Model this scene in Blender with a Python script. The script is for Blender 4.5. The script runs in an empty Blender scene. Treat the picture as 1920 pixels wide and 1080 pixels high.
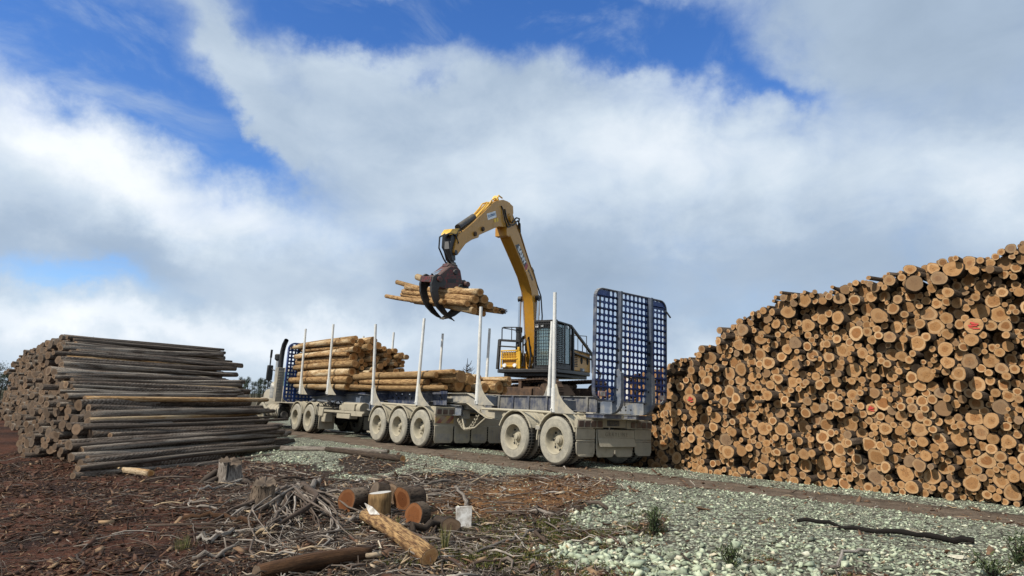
import bpy, bmesh, math, random
import numpy as np
from mathutils import Vector, Matrix, Quaternion

scene = bpy.context.scene
COL = scene.collection
R = math.radians

# ------------------------------------------------------------------ camera
PITCH, ROLL, EYE = R(9.49), R(1.0), 1.40
fw = Vector((0, math.cos(PITCH), math.sin(PITCH)))
r0 = Vector((1, 0, 0)); u0 = r0.cross(fw)
cr = r0 * math.cos(ROLL) + u0 * math.sin(ROLL)
cu = u0 * math.cos(ROLL) - r0 * math.sin(ROLL)
cam_data = bpy.data.cameras.new("camera")
cam_data.sensor_width = 36.0
cam_data.lens = 1227.0 / 1920.0 * 36.0
cam_data.clip_start = 0.05
cam_data.clip_end = 6000.0
cam = bpy.data.objects.new("camera", cam_data)
COL.objects.link(cam)
M = Matrix.Identity(4)
for i in range(3):
    M[i][0] = cr[i]; M[i][1] = cu[i]; M[i][2] = -fw[i]
M[2][3] = EYE
cam.matrix_world = M
scene.camera = cam

# ------------------------------------------------------------------ exposure
scene.view_settings.view_transform = 'Standard'
scene.view_settings.look = 'None'
scene.view_settings.exposure = 0.50
scene.view_settings.gamma = 1.0

# ------------------------------------------------------------------ sun
SUN = Vector((-0.80, -0.60, 0.0)).normalized() * math.cos(R(46)) + Vector((0, 0, math.sin(R(46))))
sd = bpy.data.lights.new("sun", 'SUN')
sd.energy = 3.4
sd.angle = R(0.6)
sd.color = (1.0, 0.93, 0.82)
sun = bpy.data.objects.new("sun", sd)
COL.objects.link(sun)
sun.rotation_euler = (-SUN).to_track_quat('-Z', 'Y').to_euler()
sun.location = SUN * 60

# ------------------------------------------------------------------ sky (world): clear sky behind a broken cloud deck
world = bpy.data.worlds.new("World")
scene.world = world
world.use_nodes = True
wt = world.node_tree
wt.nodes.clear()
WN, WL = wt.nodes, wt.links

def wmath(op, a, b=None, c=None, clamp=False):
    n = WN.new('ShaderNodeMath'); n.operation = op; n.use_clamp = clamp
    for i, x in enumerate((a, b, c)):
        if x is None: continue
        if isinstance(x, (int, float)): n.inputs[i].default_value = x
        else: WL.new(x, n.inputs[i])
    return n.outputs[0]

def wsmooth(x, lo, hi):
    n = WN.new('ShaderNodeMapRange'); n.interpolation_type = 'SMOOTHSTEP'
    WL.new(x, n.inputs[0]); n.inputs[1].default_value = lo; n.inputs[2].default_value = hi
    return n.outputs[0]

def wnoise(vec, scale, detail, rough, dist=0.0, w=0.0):
    n = WN.new('ShaderNodeTexNoise'); n.noise_dimensions = '4D'
    n.inputs['W'].default_value = w
    n.inputs['Scale'].default_value = scale; n.inputs['Detail'].default_value = detail
    n.inputs['Roughness'].default_value = rough; n.inputs['Distortion'].default_value = dist
    WL.new(vec, n.inputs['Vector'])
    return n.outputs[0]

sky = WN.new('ShaderNodeTexSky'); sky.sky_type = 'NISHITA'
sky.sun_disc = False
sky.sun_elevation = R(46); sky.sun_rotation = R(-127)
sky.altitude = 400; sky.air_density = 1.0; sky.dust_density = 0.6; sky.ozone_density = 2.5
tc = WN.new('ShaderNodeTexCoord')
sep = WN.new('ShaderNodeSeparateXYZ'); WL.new(tc.outputs['Generated'], sep.inputs[0])
front = wmath('MAXIMUM', sep.outputs[1], 0.04)
tx0 = wmath('DIVIDE', sep.outputs[0], front)
tz0 = wmath('DIVIDE', sep.outputs[2], front)
def wcol(vec, scale, detail, rough):
    n = WN.new('ShaderNodeTexNoise'); n.inputs['Scale'].default_value = scale; n.inputs['Detail'].default_value = detail; n.inputs['Roughness'].default_value = rough
    WL.new(vec, n.inputs['Vector'])
    s = WN.new('ShaderNodeSeparateColor'); WL.new(n.outputs['Color'], s.inputs[0])
    return s.outputs
wA = wcol(tc.outputs['Generated'], 4.5, 7.0, 0.58); wB = wcol(tc.outputs['Generated'], 13.0, 6.0, 0.62)
def wwarp(t, i, ka, kb):
    return wmath('ADD', t, wmath('ADD', wmath('MULTIPLY', wmath('SUBTRACT', wA[i], 0.5), ka), wmath('MULTIPLY', wmath('SUBTRACT', wB[i], 0.5), kb)))
tx = wwarp(tx0, 0, 0.30, 0.10)
tz = wwarp(tz0, 1, 0.22, 0.09)
# cloud-deck coordinates: direction projected on a high plane, stretched near the horizon
deck = WN.new('ShaderNodeCombineXYZ')
WL.new(tx, deck.inputs[0]); WL.new(wmath('MULTIPLY', tz, 1.5), deck.inputs[1])
dvec = tc.outputs['Generated']
warp = WN.new('ShaderNodeVectorMath'); warp.operation = 'MULTIPLY'
warp.inputs[1].default_value = (1.0, 1.0, 1.7)
WL.new(dvec, warp.inputs[0])
n_big = wnoise(warp.outputs[0], 3.2, 8.0, 0.56, 0.35, 1.7)
n_mid = wnoise(warp.outputs[0], 9.0, 6.0, 0.60, 0.5, 4.2)
n_tone = wnoise(warp.outputs[0], 2.6, 6.0, 0.52, 0.3, 8.4)

def wblob(x, z, sx, sy, ang, amp):
    ca, sa = math.cos(ang), math.sin(ang)
    dx = wmath('SUBTRACT', tx, x); dz = wmath('SUBTRACT', tz, z)
    p = wmath('ADD', wmath('MULTIPLY', dx, ca / sx), wmath('MULTIPLY', dz, sa / sx))
    q = wmath('ADD', wmath('MULTIPLY', dx, -sa / sy), wmath('MULTIPLY', dz, ca / sy))
    r2 = wmath('ADD', wmath('MULTIPLY', p, p), wmath('MULTIPLY', q, q))
    return wmath('MULTIPLY', wmath('EXPONENT', wmath('MULTIPLY', r2, -0.7)), amp)

def wsum(items):
    acc = items[0]
    for it in items[1:]: acc = wmath('ADD', acc, it)
    return acc

GAPS = [(-0.82, 0.60, 0.23, 0.105, -0.167, -1.25), (-0.696, 0.512, 0.150, 0.058, -0.476, -0.95), (-0.533, 0.450, 0.170, 0.058, -0.611, -1.3),
        (-0.425, 0.388, 0.085, 0.030, -0.62, -0.85), (-0.292, 0.640, 0.215, 0.065, 0.019, -1.35), (-0.061, 0.620, 0.230, 0.064, -0.076, -1.1),
        (0.205, 0.610, 0.215, 0.074, -0.076, -1.35), (0.36, 0.550, 0.104, 0.050, -0.458, -1.0), (0.448, 0.503, 0.060, 0.018, -0.17, -0.8),
        (-0.163, 0.505, 0.035, 0.016, 0.019, -0.75), (-0.69, 0.160, 0.120, 0.022, -0.035, -1.5), (0.286, 0.661, 0.179, 0.045, 0.019, -0.6),
        (-0.21, 0.262, 0.07, 0.03, 0.1, -0.30), (0.55, 0.45, 0.16, 0.05, 0.3, -0.22)]
BANKS = [(-0.500, 0.588, 0.100, 0.034, -0.929, 0.85), (-0.422, 0.477, 0.112, 0.032, -1.009, 0.75), (-0.27, 0.545, 0.085, 0.036, -0.168, 0.62),
         (0.60, 0.615, 0.170, 0.075, 0.019, 0.55), (0.215, 0.530, 0.060, 0.022, 0.019, 0.35), (0.0, 0.50, 0.13, 0.03, 0.0, 0.3)]
cover = wsum([wblob(*b) for b in GAPS + BANKS])
dens = wmath('ADD', wmath('ADD', cover, 0.90), wmath('MULTIPLY', wmath('SUBTRACT', n_big, 0.5), 1.0))
dens = wmath('ADD', dens, wmath('MULTIPLY', wmath('SUBTRACT', n_mid, 0.5), 0.95))
streak = WN.new('ShaderNodeVectorMath'); streak.operation = 'MULTIPLY'; streak.inputs[1].default_value = (2.2, 1.0, 3.4)
WL.new(dvec, streak.inputs[0])
veil = wmath('MULTIPLY', wsmooth(wnoise(streak.outputs[0], 2.4, 7.0, 0.62, 0.9, 12.3), 0.46, 0.78), 0.62)
mask = wmath('MAXIMUM', wsmooth(dens, -0.72, 1.02), veil)
# brightness of the clouds: lit tops, grey-blue bases
TONES = [(-0.68, 0.37, 0.26, 0.045, -0.60, 0.42), (-0.40, 0.28, 0.20, 0.05, -0.55, 0.34), (0.04, 0.36, 0.26, 0.085, 0.10, 0.30), (0.78, 0.36, 0.11, 0.07, 0.0, 0.30),
         (0.33, 0.40, 0.16, 0.06, -0.2, 0.16), (-0.78, 0.335, 0.12, 0.08, 0.0, 0.22), (-0.62, 0.09, 0.5, 0.025, 0.0, 0.30), (-0.55, 0.20, 0.45, 0.05, 0.0, -0.22),
         (0.30, 0.19, 0.40, 0.07, 0.0, -0.14), (0.70, 0.56, 0.22, 0.10, 0.0, -0.14), (0.62, 0.25, 0.25, 0.08, 0.0, -0.14), (-0.18, 0.12, 0.22, 0.06, 0.0, -0.08),
         (-0.35, 0.52, 0.20, 0.10, -0.9, -0.12), (0.05, 0.07, 0.6, 0.03, 0.0, 0.10)]
tone = wsum([wblob(*b) for b in TONES])
tone = wmath('ADD', wmath('ADD', tone, 0.46), wmath('MULTIPLY', wmath('SUBTRACT', n_tone, 0.5), 1.15))
tone = wmath('ADD', tone, wmath('MULTIPLY', wmath('SUBTRACT', n_mid, 0.5), 0.30))
ramp = WN.new('ShaderNodeValToRGB')
WL.new(tone, ramp.inputs[0])
cr_ = ramp.color_ramp
cr_.elements[0].position = 0.0; cr_.elements[0].color = (0.28, 0.365, 0.48, 1)
cr_.elements[1].position = 1.0; cr_.elements[1].color = (0.86, 0.90, 0.945, 1)
e = cr_.elements.new(0.35); e.color = (0.38, 0.475, 0.60, 1)
e = cr_.elements.new(0.65); e.color = (0.58, 0.67, 0.765, 1)
hs = WN.new('ShaderNodeHueSaturation'); hs.inputs['Saturation'].default_value = 1.30; hs.inputs['Hue'].default_value = 0.512
WL.new(sky.outputs[0], hs.inputs['Color'])
b_sky = WN.new('ShaderNodeBackground'); b_sky.inputs[1].default_value = 0.128
WL.new(hs.outputs[0], b_sky.inputs[0])
b_cl = WN.new('ShaderNodeBackground'); b_cl.inputs[1].default_value = 0.80
WL.new(ramp.outputs[0], b_cl.inputs[0])
mixw = WN.new('ShaderNodeMixShader')
WL.new(mask, mixw.inputs[0]); WL.new(b_sky.outputs[0], mixw.inputs[1]); WL.new(b_cl.outputs[0], mixw.inputs[2])
wo = WN.new('ShaderNodeOutputWorld'); WL.new(mixw.outputs[0], wo.inputs[0])
world.cycles.sampling_method = 'MANUAL'
world.cycles.sample_map_resolution = 512

# ------------------------------------------------------------------ frames of reference
TO = Vector((0.97, 14.31, 0.0))                    # ground under the rear trailer's left rear wheel
TU = Vector((-0.6302, 0.7764, 0.0)).normalized()   # along the road, towards the truck
_t = R(1.8)
TVh = Vector((0.7764, 0.6302, 0.0)).normalized()
TV = TVh * math.cos(_t) + Vector((0, 0, -math.sin(_t)))   # across the trailers; the road leans a little
TW = TU.cross(TV)
if TW.z < 0: TW = -TW
def tp(u, v, w=0.0):
    return TO + TU * u + TV * v + TW * w
def uv_of(x, y):
    dx, dy = x - TO.x, y - TO.y
    return dx * TU.x + dy * TU.y, dx * TVh.x + dy * TVh.y

# ------------------------------------------------------------------ small noise library
def _hash(ix, iy, seed):
    h = (ix.astype(np.int64) * 374761393 + iy.astype(np.int64) * 668265263 + seed * 1442695040888963) & 0x7fffffff
    h = ((h ^ (h >> 13)) * 1274126177) & 0x7fffffff
    return ((h ^ (h >> 16)) & 0xffff) / 65535.0
def vnoise(x, y, seed=0):
    x = np.asarray(x, float); y = np.asarray(y, float)
    ix = np.floor(x); iy = np.floor(y); fx = x - ix; fy = y - iy
    fx = fx * fx * (3 - 2 * fx); fy = fy * fy * (3 - 2 * fy)
    a = _hash(ix, iy, seed); b = _hash(ix + 1, iy, seed); c = _hash(ix, iy + 1, seed); d = _hash(ix + 1, iy + 1, seed)
    return (a + (b - a) * fx) * (1 - fy) + (c + (d - c) * fx) * fy
def fbm(x, y, seed=0, octv=4):
    s = 0; a = 0.5; f = 1.0
    for k in range(octv):
        s = s + a * (vnoise(np.asarray(x) * f + 17.3 * k, np.asarray(y) * f - 9.1 * k, seed + k) - 0.5)
        a *= 0.5; f *= 2.03
    return s
def sstep(x, a, b):
    t = np.clip((np.asarray(x, float) - a) / (b - a), 0, 1)
    return t * t * (3 - 2 * t)

def gravel_mask(x, y):
    u, v = uv_of(np.asarray(x, float), np.asarray(y, float))
    n = fbm(x * 0.9, y * 0.9, 3, 4) * 2.2
    lo = np.interp(u, [-12, -8, -6, -4.6, -3.6, -2.6, -1.2, 0.5, 2, 4, 6, 9, 12, 16, 22], [-5.3, -5.1, -4.9, -4.6, -2.6, -1.6, -1.6, -2.0, -3.4, -4.0, -4.2, -3.8, -3.0, -2.4, -2.2])
    g = sstep(v + n * 0.85, lo - 0.45, lo + 0.55)
    spot = np.exp(-(((u + 2.2) / 1.5) ** 2 + ((v + 2.7) / 1.9) ** 2))
    g = g * (1 - 0.92 * sstep(spot + n * 0.15, 0.25, 0.6))
    patch = sstep(fbm(x * 0.75, y * 0.75, 41, 4), 0.06, 0.17) * sstep(-v, 1.4, 2.8)
    return g * (1 - 0.85 * patch) * (1 - track_mask(x, y))
def track_mask(x, y):
    u, v = uv_of(np.asarray(x, float), np.asarray(y, float))
    n = fbm(x * 1.3, y * 1.3, 31, 4)
    c = np.interp(u, [-12, -8, -2, 1, 30], [1.45, 0.85, 0.16, 0.1, 0.1])
    w = np.interp(u, [-12, -4, -1.5, 0, 3, 30], [0.70, 0.68, 0.76, 0.85, 0.8, 0.9])
    cc = np.interp(u, [-12, -4, -1.5, 0, 30], [0, 0, -0.25, -0.35, -0.4])
    a = 1 - sstep(np.abs(v - c - cc) + n * 0.35, w - 0.12, w + 0.16)
    b = 1 - sstep(np.abs(v - c - 2.1) + n * 0.3, 0.4, 0.7)
    return np.maximum(a, b * (u > -1.0))
def ground_z(x, y):
    x = np.asarray(x, float); y = np.asarray(y, float)
    u, v = uv_of(x, y)
    z = np.where(v > 0, -0.0314 * np.minimum(v, 9.0), 0.0)
    edge = np.interp(u, [-12, -4, 0, 6, 14], [-3.6, -3.0, -1.7, -2.6, -2.0])
    z = z - sstep(v, 2.15, 2.75) * np.interp(u, [-9, -7.4, -0.7, 3], [0.03, 0.035, 0.14, 0.14])
    z = z - 0.24 * (1 - sstep(v, edge - 1.6, edge + 0.6))
    off = 1 - sstep(v, edge - 1.2, edge + 0.2)
    near = 1 - sstep(np.hypot(x, y - 8), 24, 60)
    z = z + off * near * (0.16 * fbm(x * 0.7, y * 0.7, 11, 3) + 0.10 * fbm(x * 2.6, y * 2.6, 12, 3) + 0.045 * fbm(x * 9, y * 9, 13, 2))
    # raised mound of soil round the old roots
    z = z + off * 0.10 * np.exp(-(((x + 3.4) / 0.9) ** 2 + ((y - 9.7) / 0.9) ** 2))
    z = z + (1 - off) * near * (0.03 * fbm(x * 1.1, y * 1.1, 21, 3) + 0.02 * fbm(x * 5, y * 5, 22, 2)) * (np.abs(v + 1.6) > 0)
    z = z - 0.03 * track_mask(x, y)
    z = z - 0.5 * sstep(np.hypot(x, y), 90, 400)
    return z
def gz(x, y): return float(ground_z(np.array([x]), np.array([y]))[0])
def at(px, py, dz=0.0):
    """the point of the ground seen at a photo pixel"""
    d = fw + cr * ((px - 960) / 1227.0) - cu * ((py - 540) / 1227.0)
    z = 0.0
    for _ in range(12):
        t = (z - EYE) / d.z
        p = Vector((d.x * t, d.y * t, 0)); z = gz(p.x, p.y) * 0.7 + z * 0.3
    return Vector((p.x, p.y, gz(p.x, p.y) + dz))

# ------------------------------------------------------------------ object helpers
def tag(o, label=None, cat=None, group=None, kind=None):
    if label: o["label"] = label
    if cat: o["category"] = cat
    if group: o["group"] = group
    if kind: o["kind"] = kind
    return o
def empty(name, mw=None):
    o = bpy.data.objects.new(name, None); o.empty_display_size = 0.2
    COL.objects.link(o)
    if mw is not None: o.matrix_world = mw
    return o

class MB:
    """collects shapes and links them as one mesh object"""
    def __init__(self, f=None):
        self.v = []; self.f = []; self.m = []; self.fn = f
    def add(self, vs, fs, mi=0):
        b = len(self.v)
        self.v += [tuple(p) for p in vs]
        self.f += [tuple(i + b for i in f) for f in fs]
        self.m += [mi] * len(fs)
        return self
    def box(self, c0, c1, mi=0):
        (x0, y0, z0), (x1, y1, z1) = c0, c1
        vs = [(x0, y0, z0), (x1, y0, z0), (x1, y1, z0), (x0, y1, z0), (x0, y0, z1), (x1, y0, z1), (x1, y1, z1), (x0, y1, z1)]
        return self.add(vs, [(0, 3, 2, 1), (4, 5, 6, 7), (0, 1, 5, 4), (1, 2, 6, 5), (2, 3, 7, 6), (3, 0, 4, 7)], mi)
    def bar(self, a, b, w, h, mi=0, up=(0, 0, 1)):
        a = Vector(a); b = Vector(b); d = (b - a).normalized(); up = Vector(up)
        s = d.cross(up)
        if s.length < 1e-4: s = d.cross(Vector((1, 0, 0)))
        s.normalize(); t = s.cross(d)
        vs = []
        for p in (a, b):
            for i, j in ((-1, -1), (1, -1), (1, 1), (-1, 1)): vs.append(p + s * (i * w / 2) + t * (j * h / 2))
        return self.add(vs, [(0, 3, 2, 1), (4, 5, 6, 7), (0, 1, 5, 4), (1, 2, 6, 5), (2, 3, 7, 6), (3, 0, 4, 7)], mi)
    def tube(self, pts, rad, n=8, mi=0, cap=True):
        pts = [Vector(p) for p in pts]
        rs = rad if isinstance(rad, (list, tuple)) else [rad] * len(pts)
        vs = []; fs = []; up = None
        for i, p in enumerate(pts):
            d = (pts[min(i + 1, len(pts) - 1)] - pts[max(i - 1, 0)]).normalized()
            if up is None:
                up = Vector((0, 0, 1)) if abs(d.z) < 0.9 else Vector((1, 0, 0))
            s = d.cross(up)
            if s.length < 1e-4: s = d.cross(Vector((0.3, 1, 0.2)))
            s.normalize(); t = s.cross(d); up = t
            for k in range(n):
                a = 2 * math.pi * k / n
                vs.append(p + (s * math.cos(a) + t * math.sin(a)) * rs[i])
        for i in range(len(pts) - 1):
            for k in range(n):
                fs.append((i * n + k, i * n + (k + 1) % n, (i + 1) * n + (k + 1) % n, (i + 1) * n + k))
        if cap:
            fs.append(tuple(reversed(range(n)))); fs.append(tuple(range((len(pts) - 1) * n, len(pts) * n)))
        return self.add(vs, fs, mi)
    def prism(self, poly, axis, lo, hi, mi=0):
        """polygon in the two other axes, extruded along axis"""
        n = len(poly); vs = []
        for h in (lo, hi):
            for p in poly:
                q = list(p); q.insert(axis, h); vs.append(q)
        fs = [tuple(reversed(range(n))), tuple(range(n, 2 * n))]
        for k in range(n): fs.append((k, (k + 1) % n, n + (k + 1) % n, n + k))
        return self.add(vs, fs, mi)
    def strip(self, line, axis, lo, hi, th, mi=0, closed=False):
        """a bent plate: polyline in the two other axes with a thickness"""
        P = [Vector((p[0], p[1])) for p in line]; n = len(P); out = []; inn = []
        for i in range(n):
            if closed: a, b = P[i - 1], P[(i + 1) % n]
            else: a, b = P[max(i - 1, 0)], P[min(i + 1, n - 1)]
            d = (b - a).normalized(); nn = Vector((-d.y, d.x))
            out.append(P[i] + nn * th / 2); inn.append(P[i] - nn * th / 2)
        m = n if closed else n - 1
        for i in range(m):
            j = (i + 1) % n
            self.prism([out[i], out[j], inn[j], inn[i]], axis, lo, hi, mi)
        return self
    def lathe(self, prof, c, axis, n=28, mi=0):
        """(radius, along-axis) profile turned about an axis through c"""
        vs = []; fs = []; c = Vector(c)
        e1, e2 = [i for i in range(3) if i != axis]
        for (r, h) in prof:
            for k in range(n):
                a = 2 * math.pi * k / n; p = [0, 0, 0]
                p[axis] = h; p[e1] = r * math.cos(a); p[e2] = r * math.sin(a)
                vs.append(c + Vector(p))
        for i in range(len(prof) - 1):
            for k in range(n):
                fs.append((i * n + k, i * n + (k + 1) % n, (i + 1) * n + (k + 1) % n, (i + 1) * n + k))
        return self.add(vs, fs, mi)
    def disc(self, c, r, axis, th, n=16, mi=0):
        return self.lathe([(0.0005, -th / 2), (r, -th / 2), (r, th / 2), (0.0005, th / 2)], c, axis, n, mi)
    def build(self, name, mats, parent=None, bevel=0.0, sharp=32, seg=1):
        me = bpy.data.meshes.new(name)
        vs = [self.fn(*p) for p in self.v] if self.fn else self.v
        me.from_pydata([tuple(v) for v in vs], [], self.f)
        if not isinstance(mats, (list, tuple)): mats = [mats]
        for mm in mats: me.materials.append(mm)
        me.polygons.foreach_set('material_index', self.m)
        bm = bmesh.new(); bm.from_mesh(me)
        bmesh.ops.recalc_face_normals(bm, faces=bm.faces[:])
        bm.to_mesh(me); bm.free()
        me.polygons.foreach_set('use_smooth', [True] * len(me.polygons))
        me.set_sharp_from_angle(angle=R(sharp))
        o = bpy.data.objects.new(name, me)
        COL.objects.link(o)
        if parent is not None: o.parent = parent
        if bevel > 0:
            md = o.modifiers.new("bevel", 'BEVEL'); md.width = bevel; md.segments = seg
            md.limit_method = 'ANGLE'; md.angle_limit = R(40); md.harden_normals = False
        return o
def copy_to(o, parent, mat=None):
    c = o.copy(); COL.objects.link(c); c.parent = parent
    if mat is not None: c.matrix_local = mat
    return c

# ------------------------------------------------------------------ materials
class NT:
    def __init__(self, name):
        self.mat = bpy.data.materials.new(name); self.mat.use_nodes = True
        self.t = self.mat.node_tree; self.N = self.t.nodes; self.L = self.t.links
        self.b = self.N["Principled BSDF"]
    def put(self, sock, x):
        if x is None: return
        if isinstance(x, bpy.types.NodeSocket): self.L.new(x, sock)
        elif isinstance(x, (tuple, list)) and len(x) == 3 and sock.type == 'RGBA': sock.default_value = (*x, 1)
        else: sock.default_value = x
    def math(self, op, a, b=None, c=None, clamp=False):
        n = self.N.new('ShaderNodeMath'); n.operation = op; n.use_clamp = clamp
        for i, x in enumerate((a, b, c)): self.put(n.inputs[i], x)
        return n.outputs[0]
    def mix(self, f, a, b, mode='MIX'):
        n = self.N.new('ShaderNodeMix'); n.data_type = 'RGBA'; n.blend_type = mode
        self.put(n.inputs[0], f); self.put(n.inputs[6], a); self.put(n.inputs[7], b)
        return n.outputs[2]
    def step(self, x, lo, hi, a=0.0, b=1.0):
        n = self.N.new('ShaderNodeMapRange'); n.interpolation_type = 'SMOOTHSTEP'
        self.put(n.inputs[0], x)
        for i, q in enumerate((lo, hi, a, b)): self.put(n.inputs[1 + i], q)
        return n.outputs[0]
    def noise(self, vec, scale, detail=4, rough=0.55, dist=0.0, dim='3D', w=None):
        n = self.N.new('ShaderNodeTexNoise'); n.noise_dimensions = dim
        self.put(n.inputs['Vector'], vec); n.inputs['Scale'].default_value = scale
        n.inputs['Detail'].default_value = detail; n.inputs['Roughness'].default_value = rough
        n.inputs['Distortion'].default_value = dist
        if w is not None: self.put(n.inputs['W'], w)
        return n.outputs[0]
    def voro(self, vec, scale, feat='F1', out=0, rnd=1.0):
        n = self.N.new('ShaderNodeTexVoronoi'); n.feature = feat
        self.put(n.inputs['Vector'], vec); n.inputs['Scale'].default_value = scale; n.inputs['Randomness'].default_value = rnd
        return n.outputs[out]
    def ramp(self, x, stops, interp='LINEAR'):
        n = self.N.new('ShaderNodeValToRGB'); self.put(n.inputs[0], x)
        cr = n.color_ramp; cr.interpolation = interp
        while len(cr.elements) < len(stops): cr.elements.new(0.5)
        for e, (p, c) in zip(cr.elements, stops): e.position = p; e.color = (*c, 1)
        return n.outputs[0]
    def coord(self, kind='Object'):
        return self.N.new('ShaderNodeTexCoord').outputs[kind]
    def scale(self, vec, s):
        n = self.N.new('ShaderNodeMapping'); self.put(n.inputs[0], vec); n.inputs['Scale'].default_value = s
        return n.outputs[0]
    def attr(self, name, out='Fac'):
        n = self.N.new('ShaderNodeAttribute'); n.attribute_name = name
        return n.outputs[out]
    def xyz(self, vec):
        n = self.N.new('ShaderNodeSeparateXYZ'); self.put(n.inputs[0], vec); return n.outputs
    def comb(self, x, y, z=0.0):
        n = self.N.new('ShaderNodeCombineXYZ')
        for i, q in enumerate((x, y, z)): self.put(n.inputs[i], q)
        return n.outputs[0]
    def bump(self, h, strength=0.5, dist=0.02):
        n = self.N.new('ShaderNodeBump'); n.inputs['Strength'].default_value = strength; n.inputs['Distance'].default_value = dist
        self.put(n.inputs['Height'], h); self.L.new(n.outputs[0], self.b.inputs['Normal'])
    def out(self, col, rough=0.8, metal=0.0, spec=None):
        self.put(self.b.inputs['Base Color'], col); self.put(self.b.inputs['Roughness'], rough); self.put(self.b.inputs['Metallic'], metal)
        if spec is not None: self.b.inputs['Specular IOR Level'].default_value = spec
        return self.mat

DUST = (0.40, 0.355, 0.265)
def painted(name, col, dust=0.3, dustcol=DUST, rough=0.45, metal=0.0, wear=0.0, wearcol=(0.12, 0.07, 0.045), bump=0.15, vary=0.18, scale=5.0):
    """paint with road dust lying on it (more on faces that look up) and worn patches"""
    t = NT(name); co = t.coord()
    n1 = t.noise(co, scale, 6, 0.62); n2 = t.noise(co, scale * 6.5, 5, 0.6); n3 = t.noise(co, 0.9, 3)
    base = t.mix(t.step(n1, 0.3, 0.7), tuple(c * (1 - vary) for c in col), tuple(min(1, c * (1 + vary)) for c in col))
    if wear > 0:
        w = t.step(t.math('ADD', n2, t.math('MULTIPLY', n1, 0.6)), 1.02 - wear, 1.14 - wear)
        base = t.mix(w, base, wearcol)
    up = t.xyz(t.N.new('ShaderNodeNewGeometry').outputs['Normal'])[2]
    streak = t.noise(t.scale(co, (7.0, 7.0, 0.8)), 2.2, 4, 0.6)
    d = t.math('ADD', t.math('MULTIPLY', t.step(up, -0.2, 1.0), 0.45), t.math('ADD', t.math('MULTIPLY', t.math('SUBTRACT', n1, 0.5), 1.2), t.math('MULTIPLY', t.math('SUBTRACT', n3, 0.5), 0.8)))
    d = t.math('ADD', d, t.math('MULTIPLY', t.math('SUBTRACT', streak, 0.5), 0.6))
    d = t.step(t.math('ADD', d, dust), 0.05, 0.75)
    dc = t.mix(n2, tuple(c * 0.86 for c in dustcol), tuple(c * 1.1 for c in dustcol))
    c = t.mix(d, base, dc)
    t.bump(t.math('ADD', n2, t.math('MULTIPLY', n1, 0.7)), bump, 0.006)
    return t.out(c, t.step(d, 0, 1, rough, 0.92), metal)

MT = {}
MT['dusty_grey'] = painted('dusty_grey_steel', (0.23, 0.232, 0.228), 0.42)
MT['dust'] = painted('dust_caked_panel', (0.29, 0.262, 0.20), 0.50, (0.375, 0.335, 0.25))
MT['wheel'] = painted('dust_caked_wheel', (0.26, 0.235, 0.175), 0.40, (0.39, 0.35, 0.26), 0.9, bump=0.25, scale=9)
MT['guard'] = painted('dusty_mudguard', (0.40, 0.36, 0.27), 0.50, (0.43, 0.385, 0.285), 0.9, scale=4)
MT['navy'] = painted('navy_paint', (0.030, 0.042, 0.085), 0.20, (0.24, 0.235, 0.22), 0.4, vary=0.25)
MT['blue'] = painted('deep_blue_paint', (0.018, 0.052, 0.190), -0.06, (0.22, 0.22, 0.22), 0.35, vary=0.3)
MT['steel_blue'] = painted('blue_grey_steel', (0.12, 0.145, 0.19), 0.14, (0.28, 0.265, 0.225), 0.5)
MT['alu'] = painted('white_aluminium', (0.66, 0.655, 0.62), 0.05, (0.50, 0.46, 0.37), 0.42, 0.0, 0.10, (0.38, 0.35, 0.29))
MT['black'] = painted('black_steel', (0.020, 0.020, 0.021), -0.05, (0.13, 0.115, 0.09), 0.5, vary=0.3)
MT['rubber'] = painted('black_rubber', (0.022, 0.021, 0.02), -0.02, (0.20, 0.175, 0.13), 0.85, scale=12)
MT['yellow'] = painted('yellow_machine_paint', (0.46, 0.225, 0.024), 0.03, (0.27, 0.165, 0.062), 0.38, 0.0, 0.06, (0.16, 0.09, 0.035), vary=0.10)
MT['yellow_clean'] = painted('bright_yellow_paint', (0.66, 0.38, 0.035), -0.2, (0.40, 0.29, 0.12), 0.4, 0.0, 0.02)
MT['red'] = painted('worn_red_paint', (0.21, 0.024, 0.026), -0.06, (0.12, 0.075, 0.06), 0.5, 0.0, 0.36, (0.055, 0.032, 0.028), vary=0.3, scale=3)
MT['rust'] = painted('muddy_track_steel', (0.055, 0.035, 0.024), 0.22, (0.13, 0.075, 0.042), 0.85, bump=0.6)
MT['chrome'] = painted('cylinder_rod', (0.62, 0.64, 0.66), -0.35, DUST, 0.15, 1.0, vary=0.05, bump=0.0)
MT['canister'] = painted('pale_canister_metal', (0.55, 0.57, 0.58), 0.12, (0.48, 0.44, 0.35), 0.3, 0.4)
MT['cream'] = painted('cream_truck_paint', (0.46, 0.43, 0.36), 0.35, (0.38, 0.34, 0.26), 0.4)
MT['hose'] = painted('black_hose', (0.014, 0.014, 0.015), -0.3, (0.1, 0.09, 0.07), 0.55, vary=0.2, bump=0.05)
MT['lens'] = painted('dusty_lamp_lens', (0.10, 0.060, 0.046), 0.08, (0.22, 0.18, 0.135), 0.6)
MT['lens_red'] = painted('red_reflector', (0.35, 0.10, 0.09), 0.22, (0.40, 0.36, 0.30), 0.4)
MT['lamp'] = painted('lamp_glass', (0.82, 0.82, 0.80), -0.5, DUST, 0.1, bump=0.0)
MT['hole'] = painted('dark_recess', (0.012, 0.012, 0.012), -0.5, DUST, 0.9)
MT['plate'] = painted('dirty_number_plate', (0.06, 0.066, 0.075), 0.0, (0.24, 0.22, 0.175), 0.6)
MT['decal_w'] = painted('white_decal', (0.74, 0.75, 0.76), -0.4, DUST, 0.5, bump=0.0)
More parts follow.
